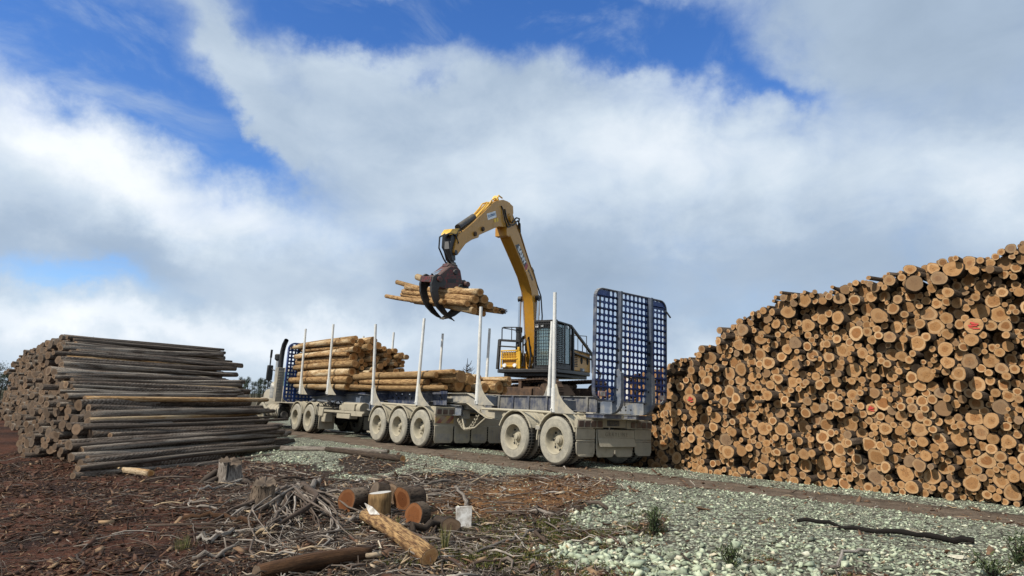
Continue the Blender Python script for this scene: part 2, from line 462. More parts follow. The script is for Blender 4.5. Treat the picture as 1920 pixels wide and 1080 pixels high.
MT['decal_k'] = painted('black_decal', (0.03, 0.035, 0.04), -0.4, DUST, 0.5, bump=0.0)
MT['decal_r'] = painted('red_decal', (0.36, 0.04, 0.05), -0.4, DUST, 0.5, bump=0.0)
MT['decal_b'] = painted('blue_decal', (0.07, 0.16, 0.30), -0.4, DUST, 0.5, bump=0.0)
MT['decal_y'] = painted('yellow_warning_decal', (0.78, 0.50, 0.02), -0.4, DUST, 0.5, bump=0.0)
MT['emboss'] = painted('embossed_dust', (0.19, 0.165, 0.115), 0.1, (0.22, 0.19, 0.135), 0.95)

def hazard():
    t = NT('hazard_striped_board'); co = t.xyz(t.coord())
    s = t.math('FRACT', t.math('MULTIPLY', t.math('ADD', co[1], co[2]), 3.4))
    k = t.math('GREATER_THAN', s, 0.5)
    c = t.mix(k, (0.42, 0.27, 0.09), (0.24, 0.075, 0.055))
    n = t.noise(t.coord(), 4, 5)
    return t.out(t.mix(t.step(n, 0.35, 0.75), c, (0.30, 0.26, 0.19)), 0.8)
MT['hazard'] = hazard()

def glass():
    t = NT('dark_cab_glass')
    t.b.inputs['Transmission Weight'].default_value = 0.6
    t.b.inputs['IOR'].default_value = 1.45
    return t.out((0.35, 0.50, 0.52), 0.06)
MT['glass'] = glass()

# ---- wood. uv on bark: (turns round the log, metres along); uv on ends: position / radius
def log_end(name, dark, mid, pale, grey, grey_amt=0.25):
    t = NT(name); uv = t.coord('UV'); rnd = t.attr('rnd'); rn2 = t.attr('rnd2')
    s = t.xyz(uv)
    off = t.comb(t.math('MULTIPLY', rnd, 37.0), t.math('MULTIPLY', rn2, 53.0), t.math('MULTIPLY', rnd, 11.0))
    va = t.N.new('ShaderNodeVectorMath'); va.operation = 'ADD'; t.L.new(uv, va.inputs[0]); t.L.new(off, va.inputs[1])
    p = va.outputs[0]
    wob = t.noise(p, 1.6, 3, 0.5)
    fine = t.noise(p, 9.0, 5, 0.65)
    # the pith lies off-centre
    x = t.math('ADD', s[0], t.math('MULTIPLY', t.math('SUBTRACT', rnd, 0.5), 0.30)); y = t.math('ADD', s[1], t.math('MULTIPLY', t.math('SUBTRACT', rn2, 0.5), 0.30))
    rr = t.math('SQRT', t.math('ADD', t.math('MULTIPLY', s[0], s[0]), t.math('MULTIPLY', s[1], s[1])))
    rp = t.math('SQRT', t.math('ADD', t.math('MULTIPLY', x, x), t.math('MULTIPLY', y, y)))
    rho = t.math('ADD', t.math('ADD', t.math('MULTIPLY', rp, t.math('SUBTRACT', 1.0, rr)), t.math('MULTIPLY', rr, rr)), t.math('MULTIPLY', t.math('SUBTRACT', wob, 0.5), 0.16))
    rings = t.math('SINE', t.math('MULTIPLY', rho, t.math('ADD', 46.0, t.math('MULTIPLY', rn2, 30.0))))
    heart = t.math('ADD', 0.36, t.math('MULTIPLY', rnd, 0.38))
    inh = t.step(t.math('SUBTRACT', rho, heart), -0.07, 0.07)
    hc = t.mix(rn2, dark, mid); sc = t.mix(rnd, mid, pale)
    c = t.mix(inh, hc, sc)
    c = t.mix(t.math('MULTIPLY', t.step(rr, 0.66, 0.90), 0.75), c, t.mix(rn2, pale, mid))
    blot = t.noise(p, 2.6, 4, 0.6)
    c = t.mix(t.math('MULTIPLY', t.step(blot, 0.50, 0.68), 0.55), c, tuple(q * 0.55 for q in mid))
    c = t.mix(t.math('MULTIPLY', t.step(rings, -0.2, 1.0), 0.24), c, tuple(q * 0.42 for q in dark))
    c = t.mix(t.step(rho, 0.10, 0.03), c, tuple(q * 0.45 for q in dark))
    # saw marks across the cut, weathering, cracks
    saw = t.noise(t.scale(p, (1.2, 26.0, 1.0)), 1.0, 3, 0.5)
    c = t.mix(t.math('MULTIPLY', t.step(saw, 0.45, 0.75), 0.28), c, pale)
    g = t.step(t.math('ADD', t.math('MULTIPLY', t.math('SUBTRACT', wob, 0.5), 0.5), t.math('MULTIPLY', t.attr('grey'), 1.0)), 0.35, 0.95)
    c = t.mix(t.math('MULTIPLY', g, 0.72), c, t.mix(fine, tuple(q * 0.7 for q in grey), tuple(q * 1.25 for q in grey)))
    ang = t.math('ARCTAN2', y, x)
    cr = t.noise(t.comb(t.math('MULTIPLY', ang, 2.2), t.math('MULTIPLY', rp, 0.7), t.math('MULTIPLY', rnd, 60.0)), 1.7, 1, 0.4)
    crack = t.math('MULTIPLY', t.step(t.math('ABSOLUTE', t.math('SUBTRACT', cr, 0.5)), 0.018, 0.004), t.step(t.math('ADD', rp, t.math('MULTIPLY', rn2, 0.5)), 0.95, 0.7))
    c = t.mix(t.math('MULTIPLY', crack, t.step(rn2, 0.35, 0.55)), c, (0.05, 0.03, 0.02))
    c = t.mix(t.math('MULTIPLY', t.step(fine, 0.52, 0.74), 0.4), c, tuple(q * 0.5 for q in mid))
    bark = t.step(t.math('ADD', rr, t.math('MULTIPLY', t.math('SUBTRACT', fine, 0.5), 0.10)), 0.925, 0.965)
    var = t.math('FRACT', t.math('ADD', t.math('MULTIPLY', rnd, 7.31), t.math('MULTIPLY', rn2, 3.77)))
    c = t.mix(t.math('MULTIPLY', t.step(var, 0.45, 1.0), 0.50), c, tuple(q * 0.50 for q in mid))
    c = t.mix(bark, c, (0.060, 0.041, 0.029))
    t.bump(t.math('ADD', t.math('MULTIPLY', rings, 0.2), t.math('ADD', saw, fine)), 0.35, 0.006)
    return t.out(c, 0.88, spec=0.25)
MT['end'] = log_end('sawn_log_end', (0.26, 0.105, 0.032), (0.41, 0.215, 0.084), (0.60, 0.405, 0.22), (0.19, 0.135, 0.088))
MT['end_load'] = log_end('fresh_log_end', (0.33, 0.13, 0.035), (0.50, 0.25, 0.085), (0.60, 0.36, 0.16), (0.22, 0.16, 0.11))
MT['end_old'] = log_end('weathered_log_end', (0.10, 0.058, 0.033), (0.18, 0.115, 0.070), (0.30, 0.21, 0.135), (0.095, 0.078, 0.062))
MT['end_pale'] = log_end('pale_grey_log_end', (0.40, 0.35, 0.29), (0.50, 0.46, 0.40), (0.60, 0.56, 0.50), (0.48, 0.46, 0.43))
MT['end_round'] = log_end('orange_log_end', (0.13, 0.042, 0.012), (0.20, 0.072, 0.022), (0.235, 0.10, 0.04), (0.30, 0.25, 0.19))

def bark(name, dark, mid, pale, fleck, spiral=0.0, patch=0.5, stretch=6.0):
    t = NT(name); s = t.xyz(t.coord('UV')); rnd = t.attr('rnd'); rn2 = t.attr('rnd2')
    a = t.math('MULTIPLY', s[0], 2 * math.pi)
    ca = t.math('COSINE', a); sa = t.math('SINE', a)
    r = 0.55
    def cyl(k, st):   # wraps round the log without a seam
        return t.comb(t.math('ADD', t.math('MULTIPLY', ca, r * k), t.math('MULTIPLY', rnd, 91.0)), t.math('ADD', t.math('MULTIPLY', sa, r * k), t.math('MULTIPLY', rn2, 47.0)), t.math('MULTIPLY', s[1], k * st))
    n1 = t.noise(cyl(3.0, 1.0), 1.6, 5, 0.62)
    n2 = t.noise(cyl(11.0, 2.4 / stretch * 2), 2.2, 5, 0.62)
    n3 = t.noise(cyl(1.2, 0.7), 1.0, 3, 0.5)
    c = t.mix(t.step(n1, 0.36, 0.62), dark, mid)
    c = t.mix(t.step(t.math('ADD', n3, t.math('MULTIPLY', t.math('SUBTRACT', rnd, 0.5), 0.35)), 0.62 - 0.25 * patch, 0.80 - 0.25 * patch), c, pale)
    c = t.mix(t.step(n2, 0.525, 0.60), c, fleck)
    h = t.math('ADD', n1, t.math('MULTIPLY', n2, 0.9))
    if spiral > 0:
        # ridges left by the harvester's feed rollers wind round the trunk
        ph = t.math('ADD', t.math('MULTIPLY', s[0], 6.0), t.math('ADD', t.math('MULTIPLY', s[1], t.math('ADD', 7.0, t.math('MULTIPLY', rnd, 5.0))), t.math('MULTIPLY', n1, 2.2)))
        w = t.math('SINE', t.math('MULTIPLY', ph, 2 * math.pi))
        w = t.math('MULTIPLY', t.step(w, -0.3, 0.7), t.math('MULTIPLY', t.step(n3, 0.36, 0.56), t.step(n2, 0.35, 0.55)))
        c = t.mix(t.step(n3, 0.60, 0.72), c, (0.15, 0.085, 0.045))
        c = t.mix(t.math('MULTIPLY', w, spiral), c, pale)
        h = t.math('ADD', h, t.math('MULTIPLY', w, 0.8))
    c = t.mix(t.math('MULTIPLY', t.step(rn2, 0.2, 1.0), 0.6), c, tuple(q * 0.40 for q in mid))
    t.bump(h, 0.8, 0.015)
    return t.out(c, 0.9, spec=0.2)
MT['bark'] = bark('dark_pine_bark', (0.040, 0.028, 0.021), (0.095, 0.068, 0.048), (0.16, 0.12, 0.085), (0.022, 0.016, 0.012), 0, 0.35)
MT['bark_load'] = bark('flecked_orange_bark', (0.17, 0.085, 0.036), (0.50, 0.325, 0.150), (0.64, 0.50, 0.31), (0.11, 0.054, 0.024), 0, 0.50)
MT['bark_old'] = bark('grey_ridged_bark', (0.052, 0.038, 0.029), (0.155, 0.120, 0.094), (0.32, 0.275, 0.225), (0.030, 0.021, 0.016), 0.75, 0.45)
MT['bark_tan'] = bark('weathered_bare_wood', (0.24, 0.125, 0.050), (0.46, 0.29, 0.135), (0.55, 0.43, 0.28), (0.13, 0.07, 0.035), 0, 0.5, 14)
MT['bark_grey'] = bark('silver_bare_wood', (0.12, 0.095, 0.075), (0.30, 0.26, 0.22), (0.42, 0.38, 0.33), (0.06, 0.045, 0.035), 0, 0.5, 14)
MT['black_wood'] = bark('blackened_wood', (0.012, 0.010, 0.009), (0.030, 0.024, 0.020), (0.055, 0.045, 0.037), (0.008, 0.006, 0.005), 0, 0.3, 14)
MT['rib'] = painted('dark_blue_grey_steel', (0.060, 0.078, 0.115), 0.02, (0.22, 0.215, 0.20), 0.5)
MT['bark_broken'] = bark('broken_bare_wood', (0.12, 0.060, 0.028), (0.42, 0.26, 0.115), (0.58, 0.47, 0.33), (0.06, 0.034, 0.018), 0, 0.55, 22)
MT['bark_brown'] = bark('brown_stripped_wood', (0.055, 0.028, 0.015), (0.13, 0.066, 0.032), (0.25, 0.19, 0.14), (0.03, 0.016, 0.010), 0, 0.3, 16)

def attr_ramp(name, stops, rough=0.9, scale=14, vary=0.35, bump=0.3):
    t = NT(name); n = t.noise(t.coord(), scale, 5, 0.6)
    c = t.ramp(t.attr('rnd'), stops)
    c = t.mix(t.step(n, 0.35, 0.75), c, t.mix(0.5, c, (0.02, 0.015, 0.01)) if vary > 0.3 else c)
    t.bump(n, bump, 0.01)
    return t.out(c, rough, spec=0.3)
MT['stone'] = attr_ramp('green_grey_stone', [(0.0, (0.09, 0.095, 0.075)), (0.2, (0.21, 0.235, 0.165)), (0.5, (0.43, 0.49, 0.345)), (0.75, (0.57, 0.61, 0.43)), (0.88, (0.70, 0.68, 0.53)), (0.95, (0.44, 0.33, 0.19)), (1.0, (0.20, 0.115, 0.07))], 0.85, 22)
MT['stick'] = attr_ramp('dead_twig', [(0.0, (0.030, 0.020, 0.015)), (0.35, (0.09, 0.062, 0.045)), (0.6, (0.20, 0.165, 0.135)), (0.85, (0.36, 0.315, 0.265)), (0.95, (0.46, 0.33, 0.19)), (1.0, (0.58, 0.52, 0.43))], 0.9, 9)
MT['chip'] = attr_ramp('wood_chip', [(0.0, (0.035, 0.018, 0.012)), (0.4, (0.11, 0.052, 0.030)), (0.65, (0.20, 0.12, 0.07)), (0.85, (0.34, 0.22, 0.12)), (1.0, (0.50, 0.40, 0.28))], 0.9, 16)
MT['leaf'] = attr_ramp('green_leaf', [(0.0, (0.020, 0.032, 0.014)), (0.5, (0.045, 0.070, 0.026)), (1.0, (0.10, 0.125, 0.045))], 0.75, 5)
MT['far_leaf'] = attr_ramp('forest_leaf', [(0.0, (0.018, 0.030, 0.018)), (0.5, (0.042, 0.062, 0.034)), (1.0, (0.080, 0.100, 0.055))], 0.8, 0.6)
MT['grass'] = attr_ramp('grass_blade', [(0.0, (0.08, 0.10, 0.03)), (0.6, (0.17, 0.17, 0.05)), (1.0, (0.34, 0.28, 0.12))], 0.75, 8)
MT['moss'] = attr_ramp('moss', [(0.0, (0.045, 0.055, 0.012)), (0.6, (0.11, 0.12, 0.026)), (1.0, (0.20, 0.185, 0.055))], 0.95, 20)

def white_board():
    t = NT('weathered_white_board'); co = t.coord()
    n = t.noise(co, 9, 5, 0.6); n2 = t.noise(t.scale(co, (1, 1, 0.25)), 40, 4)
    c = t.mix(t.step(n, 0.38, 0.66), (0.70, 0.68, 0.64), (0.33, 0.29, 0.24))
    c = t.mix(t.step(n2, 0.6, 0.72), c, (0.22, 0.19, 0.16))
    t.bump(n2, 0.3, 0.004)
    return t.out(c, 0.85)
MT['board'] = white_board()
def red_mark():
    t = NT('red_spray_paint'); n = t.noise(t.coord(), 60, 3, 0.6)
    return t.out(t.mix(t.step(n, 0.35, 0.7), (0.62, 0.02, 0.03), (0.42, 0.10, 0.06)), 0.7)
MT['spray'] = red_mark()

def soil():
    t = NT('mixed_soil'); co = t.coord(); base = t.attr('soil', 'Color'); gr = t.attr('gravel')
    n0 = t.noise(co, 0.9, 4); n1 = t.noise(co, 5.0, 6, 0.65); n2 = t.noise(co, 26, 5, 0.65); n3 = t.noise(co, 90, 3, 0.6)
    c = t.mix(t.step(n1, 0.30, 0.72), t.mix(0.55, base, (0.0, 0.0, 0.0)), base)
    c = t.mix(t.math('MULTIPLY', t.step(n2, 0.50, 0.78), 0.6), c, t.mix(0.5, base, (0.42, 0.33, 0.24)))
    c = t.mix(t.math('MULTIPLY', t.step(n2, 0.48, 0.25), 0.6), c, t.mix(0.75, base, (0.01, 0.006, 0.004)))
    # crushed rock between the loose stones
    vc = t.voro(co, 17.0, 'F1', 1); vd = t.voro(co, 17.0, 'F1', 0)
    v2 = t.voro(co, 45.0, 'F1', 1); vd2 = t.voro(co, 45.0, 'F1', 0)
    k = t.xyz(vc)[0]; k2 = t.xyz(v2)[1]
    st = [(0.0, (0.07, 0.065, 0.05)), (0.30, (0.22, 0.235, 0.175)), (0.65, (0.42, 0.455, 0.335)), (0.92, (0.56, 0.57, 0.43)), (1.0, (0.32, 0.22, 0.13))]
    g1 = t.mix(t.step(vd, 0.34, 0.62), t.ramp(k, st), (0.07, 0.062, 0.047)); g2 = t.mix(t.step(vd2, 0.4, 0.7), t.ramp(k2, st), (0.07, 0.062, 0.047))
    g = t.mix(t.step(n1, 0.42, 0.58), g1, g2)
    gm = t.step(t.math('ADD', gr, t.math('MULTIPLY', t.math('SUBTRACT', n2, 0.5), 0.7)), 0.35, 0.65)
    c = t.mix(gm, c, g)
    h = t.math('ADD', t.math('ADD', t.math('MULTIPLY', n1, 1.0), t.math('MULTIPLY', n2, 0.8)), t.math('MULTIPLY', n3, 0.4))
    h = t.math('ADD', h, t.math('MULTIPLY', t.math('MULTIPLY', gm, t.math('SUBTRACT', 1.0, vd)), 0.8))
    t.bump(h, 0.9, 0.05)
    return t.out(c, 0.95, spec=0.2)
MT['soil'] = soil()

# ------------------------------------------------------------------ logs
def log_geo(L, ra, rb, rng, seg=14, rings=4, bend=0.03, rough=0.05, knob=0.0):
    """one log lying along +X from its visible cut end at x = 0; returns verts, faces, mats, loop uvs"""
    th = np.arange(seg) * 2 * math.pi / seg
    base = 1 + rng.uniform(-1, 1) * rough * 1.4 * np.cos(2 * th + rng.uniform(0, 6.3)) + rng.uniform(-1, 1) * rough * np.cos(3 * th + rng.uniform(0, 6.3)) + rng.uniform(-1, 1) * rough * 0.6 * np.cos(5 * th + rng.uniform(0, 6.3))
    base += knob * np.maximum(0, np.cos(th - rng.uniform(0, 6.3))) ** 5
    xs = np.concatenate([[0.0], np.linspace(0, L, rings + 1)[1:]])
    by, bz = rng.uniform(-bend, bend), rng.uniform(-bend, bend)
    ty, tz = rng.uniform(-0.13, 0.13), rng.uniform(-0.13, 0.13)
    V = []; 
    for i, x in enumerate(xs):
        t = x / L; r = (ra + (rb - ra) * t) * base * (1 + rng.uniform(-rough, rough, seg) * 0.5)
        cy = by * math.sin(math.pi * t); cz = bz * math.sin(math.pi * t)
        y = r * np.cos(th) + cy; z = r * np.sin(th) + cz
        xx = np.full(seg, x)
        if i == 0: xx = xx + y * ty + z * tz
        V.append(np.stack([xx, y, z], 1))
    V = np.concatenate(V)
    n = len(xs)
    V = np.vstack([V, [[0, 0, 0]], [[L, 0, 0]]])
    F = []; Mi = []; UV = []
    for i in range(n - 1):
        for k in range(seg):
            k2 = (k + 1) % seg
            F.append((i * seg + k, (i + 1) * seg + k, (i + 1) * seg + k2, i * seg + k2)); Mi.append(0)
            a, b = k / seg, (k + 1) / seg
            UV += [(a, xs[i]), (a, xs[i + 1]), (b, xs[i + 1]), (b, xs[i])]
    c0, c1 = n * seg, n * seg + 1
    for k in range(seg):
        k2 = (k + 1) % seg
        F.append((c0, k, k2)); Mi.append(1)
        UV += [(0, 0), (math.cos(th[k]), math.sin(th[k])), (math.cos(th[k2]), math.sin(th[k2]))]
    for k in range(seg):
        k2 = (k + 1) % seg
        F.append((c1, (n - 1) * seg + k2, (n - 1) * seg + k)); Mi.append(1)
        UV += [(0, 0), (math.cos(th[k2]), math.sin(th[k2])), (math.cos(th[k]), math.sin(th[k]))]
    return V, F, Mi, UV

def finish_mesh(me, Mi, UV, faceattr, mats, smooth_mi=(0,)):
    for m in mats: me.materials.append(m)
    me.polygons.foreach_set('material_index', Mi)
    if UV is not None:
        uvl = me.uv_layers.new(name='UVMap')
        uvl.data.foreach_set('uv', np.asarray(UV, dtype=np.float32).ravel())
    for nm, arr in faceattr.items():
        a = me.attributes.new(nm, 'FLOAT', 'FACE')
        a.data.foreach_set('value', np.asarray(arr, dtype=np.float32))
    me.polygons.foreach_set('use_smooth', [m in smooth_mi for m in Mi])
    me.update()

def log_obj(name, geo, rng, mats, rnd=None, rnd2=None, grey=0.2):
    V, F, Mi, UV = geo
    me = bpy.data.meshes.new(name)
    me.from_pydata(V.tolist(), [], F)
    n = len(F)
    r1 = rng.uniform() if rnd is None else rnd; r2 = rng.uniform() if rnd2 is None else rnd2
    finish_mesh(me, Mi, UV, {'rnd': [r1] * n, 'rnd2': [r2] * n, 'grey': [grey] * n}, mats)
    o = bpy.data.objects.new(name, me)
    COL.objects.link(o)
    return o
def pose(p, d, roll):
    d = Vector(d).normalized()
    q = d.to_track_quat('X', 'Z')
    return Matrix.Translation(Vector(p)) @ q.to_matrix().to_4x4() @ Matrix.Rotation(roll, 4, 'X')

class Heap:
    """many logs in one mesh, for the part of a pile nobody could count"""
    def __init__(self): self.V = []; self.F = []; self.M = []; self.U = []; self.a = []; self.b = []; self.g = []; self.n = 0
    def add(self, geo, mw, r1, r2, grey):
        V, F, Mi, UV = geo
        A = np.array(mw)
        W = V @ A[:3, :3].T + A[:3, 3]
        self.V.append(W); self.F += [tuple(i + self.n for i in f) for f in F]; self.n += len(V)
        self.M += Mi; self.U += UV; k = len(F); self.a += [r1] * k; self.b += [r2] * k; self.g += [grey] * k
    def build(self, name, mats):
        me = bpy.data.meshes.new(name)
        me.from_pydata(np.concatenate(self.V).tolist(), [], self.F)
        finish_mesh(me, self.M, self.U, {'rnd': self.a, 'rnd2': self.b, 'grey': self.g}, mats)
        o = bpy.data.objects.new(name, me); COL.objects.link(o)
        return o

def pack(x0, x1, H, rs, rng, cand=36, floor=None, fill=0):
    """drop round cross-sections one after another into the lowest hollow under the profile H(x)"""
    X = np.zeros(0); Y = np.zeros(0); RR = np.zeros(0)
    fl = floor if floor is not None else (lambda x: np.zeros_like(x))
    def rest(xs, r):
        y = fl(xs) + r
        if len(X):
            dx = np.abs(xs[:, None] - X[None]); sr = (r + RR)[None]
            yy = np.where(dx < sr, Y[None] + np.sqrt(np.maximum(sr ** 2 - dx ** 2, 0)), -9)
            y = np.maximum(y, yy.max(1))
        return y
    miss = 0
    for r in rs:
        xs = rng.uniform(x0 + r, x1 - r, cand)
        y = rest(xs, r)
        y = np.where(y + r * 0.55 < H(xs), y, 1e3)
        if y.min() > 900:
            miss += 1
            if miss > 60: break
            continue
        i = int(np.argmin(y - H(xs) * 0.15)); x = xs[i]; yb = y[i]
        for step in (0.3, 0.1, 0.04):
            for _ in range(6):
                c = np.clip(np.array([x - step * r, x + step * r]), x0 + r, x1 - r); yc = rest(c, r); j = int(np.argmin(yc))
                if yc[j] < yb - 1e-4 and yc[j] + r * 0.5 < H(c[j:j + 1])[0]: x, yb = c[j], yc[j]
                else: break
        X = np.append(X, x); Y = np.append(Y, yb); RR = np.append(RR, r)
    for _ in range(fill):
        x = rng.uniform(x0, x1); h = H(np.array([x]))[0]; y = rng.uniform(0.03, max(h - 0.1, 0.05))
        d = (np.hypot(X - x, Y - y) - RR).min()
        d = min(d, y - fl(np.array([x]))[0])
        if d > 0.022:
            X = np.append(X, x); Y = np.append(Y, y); RR = np.append(RR, min(d * 1.03, 0.065))
    return X, Y, RR

def seen_size(p, r):
    q = Vector(p) - Vector((0, 0, EYE)); D = q.dot(fw)
    if D < 1: return 0, 0, 0
    return 960 + 1227 * q.dot(cr) / D, 540 - 1227 * q.dot(cu) / D, 1227 * r / D

# ------------------------------------------------------------------ the tall pile on the right of the road
PB = Vector((3.48, 15.41, 0.0))
PD = Vector((0.68184, -0.73151, 0)).normalized(); PN = Vector((-PD.y, PD.x, 0))
HX = [-6, -3.2, -2.2, -1.72, -1.21, -0.73, 0.0, 0.26, 0.83, 1.37, 1.58, 2.46, 2.88, 3.74, 4.3, 5.14, 5.83, 6.45, 6.86, 9.0, 11]
HY = [1.15, 1.25, 1.55, 1.89, 2.22, 2.30, 2.38, 2.50, 2.62, 2.92, 3.20, 3.58, 3.82, 3.78, 3.90, 4.00, 4.14, 4.06, 4.20, 4.7, 4.8]
def pile_shift(x):
    return max(0.0, -x + 0.3) * 0.10
def build_right_pile():
    rng = np.random.default_rng(5)
    rs = np.clip(rng.lognormal(math.log(0.0625), 0.40, 6600), 0.032, 0.135)
    def H(x): return np.interp(x, HX, HY)
    X, Y, RR = pack(-3.2, 9.8, H, rs, rng, 44, None, 16000)
    items = []
    for i in range(len(X)):
        x, y, r = X[i], Y[i], RR[i] * 1.06
        top = y + 2.6 * r > H(np.array([x]))[0] - 0.12
        out = rng.normal(0, 0.08) - (0.25 * rng.uniform() if top else 0) - (0.16 * abs(rng.normal()) if rng.uniform() < 0.16 else 0) + (0.35 * rng.uniform() if rng.uniform() < 0.08 else 0)
        if y < 0.5: out += 0.05
        p = PB + PD * x + PN * (pile_shift(x) + out + 0.10 * y)
        z0 = -0.235 + 0.015 * max(x, -1.0)
        p.z = z0 + y
        big = r > 0.125
        d = PN + PD * rng.normal(0, 0.05 if not top else 0.22) + Vector((0, 0, rng.normal(0, 0.025)))
        px, py, s = seen_size(p, r)
        items.append([s if -40 < px < 1975 else s * 0.01, p, d, r, top, y, px, py, x])
    items.sort(key=lambda t: -t[0])
    heap = Heap(); k = 0; marks = []
    sprays = [(1838, 602), (1745, 749), (1628, 767), (1616, 880), (1285, 768)]
    for it in items:
        s, p, d, r, top, y, px, py, x = it
        g = float(np.clip(rng.beta(1.5, 3.6) + (0.25 if top else 0), 0, 1))
        if rng.uniform() < 0.05: g = 0.9
        r1, r2 = rng.uniform(), rng.uniform()
        roll = rng.uniform(0, 6.28)
        if k < 300:
            geo = log_geo(5.4 + rng.uniform(-0.3, 0.3), r, r * rng.uniform(0.72, 0.95), rng, 18, 4, 0.05, 0.075 if r > 0.09 else 0.045, 0.30 * rng.uniform() if rng.uniform() < 0.30 else 0.0)
            o = log_obj('sawn_log', geo, rng, [MT['bark'], MT['end']], r1, r2, g)
            o.matrix_world = pose(p, d, roll)
            hit = None
            for q in sprays:
                if abs(px - q[0]) < 22 and abs(py - q[1]) < 22: hit = q
            if hit is not None and r > 0.10:
                sprays.remove(hit)
                mb = MB()
                for kk in range(5):
                    yy = -0.35 * r + kk * 0.18 * r; a = rng.uniform(-.2, .2)
                    zz = [(-.5, .1), (.1, .45), (-.3, .5), (-.45, .2), (-.1, .3)][kk]
                    mb.bar((-0.012, zz[0] * r * 1.1, yy + a * r * .3), (-0.012, zz[1] * r * 1.1, yy - a * r * .3), 0.006, 0.09 * r + 0.006)
                o.matrix_world = pose(p, d, 0.0)
                mb.build('paint_mark', MT['spray'], o)
                where = 'upper right of' if py < 650 else ('lowest courses of' if py > 850 else ('left end of' if px < 1400 else 'middle of'))
                lab = 'sawn log with red spray paint on its end, %s the tall pile' % where
                if 1700 < px < 1800: lab = 'pale sawn log with red paint strokes in the middle of the tall pile'
                elif 1600 < px < 1650 and py < 800: lab = 'orange sawn log with red paint mark, left of the other marked middle log'
                tag(o, lab, 'log', 'sawn logs in the tall roadside pile')
            else:
                tone = 'grey' if g > 0.6 else ('pale tan' if r1 > 0.55 else 'orange brown')
                size = 'thick' if r > 0.125 else ('medium' if r > 0.10 else 'slim')
                if top: lab = '%s dark barked log with %s end on the crest of the tall roadside pile' % (size, tone)
                else:
                    row = 'lowest courses' if y < 0.75 else ('lower half' if y < 1.7 else ('upper half' if y < 2.9 else 'upper courses'))
                    lab = '%s sawn log with %s end in the %s of the tall roadside pile' % (size, tone, row)
                tag(o, lab, 'log', 'sawn logs in the tall roadside pile')
            k += 1
        else:
            if s < 0.3: L = 2.0
            else: L = 5.2
            geo = log_geo(L, r, r * 0.85, rng, 12 if s > 5 else 9, 2, 0.03, 0.045)
            heap.add(geo, pose(p, d, roll), r1, r2, g)
    # the low bench of logs that runs on behind the trailers and carries the excavator
    rs = np.clip(rng.normal(0.15, 0.03, 400), 0.09, 0.22)
    X, Y, RR = pack(3.4, 16.5, lambda x: np.full_like(x, 1.22), rs, rng, 20)
    for i in range(len(X)):
        p = tp(X[i], 2.95 + abs(rng.normal(0, 0.18)), 0); p.z = -0.10 + Y[i]
        heap.add(log_geo(8.0, RR[i], RR[i] * 0.9, rng, 10, 2, 0.02, 0.04), pose(p, TVh + TU * rng.normal(0, 0.03), rng.uniform(0, 6)), rng.uniform(), rng.uniform(), float(rng.beta(1.5, 3)))
    o = heap.build('sawn_logs', [MT['bark'], MT['end']])
    tag(o, 'mass of thinner sawn log ends filling the gaps of the tall pile and the low bench under the excavator', 'log pile', 'thin sawn logs filling the pile', 'stuff')
build_right_pile()

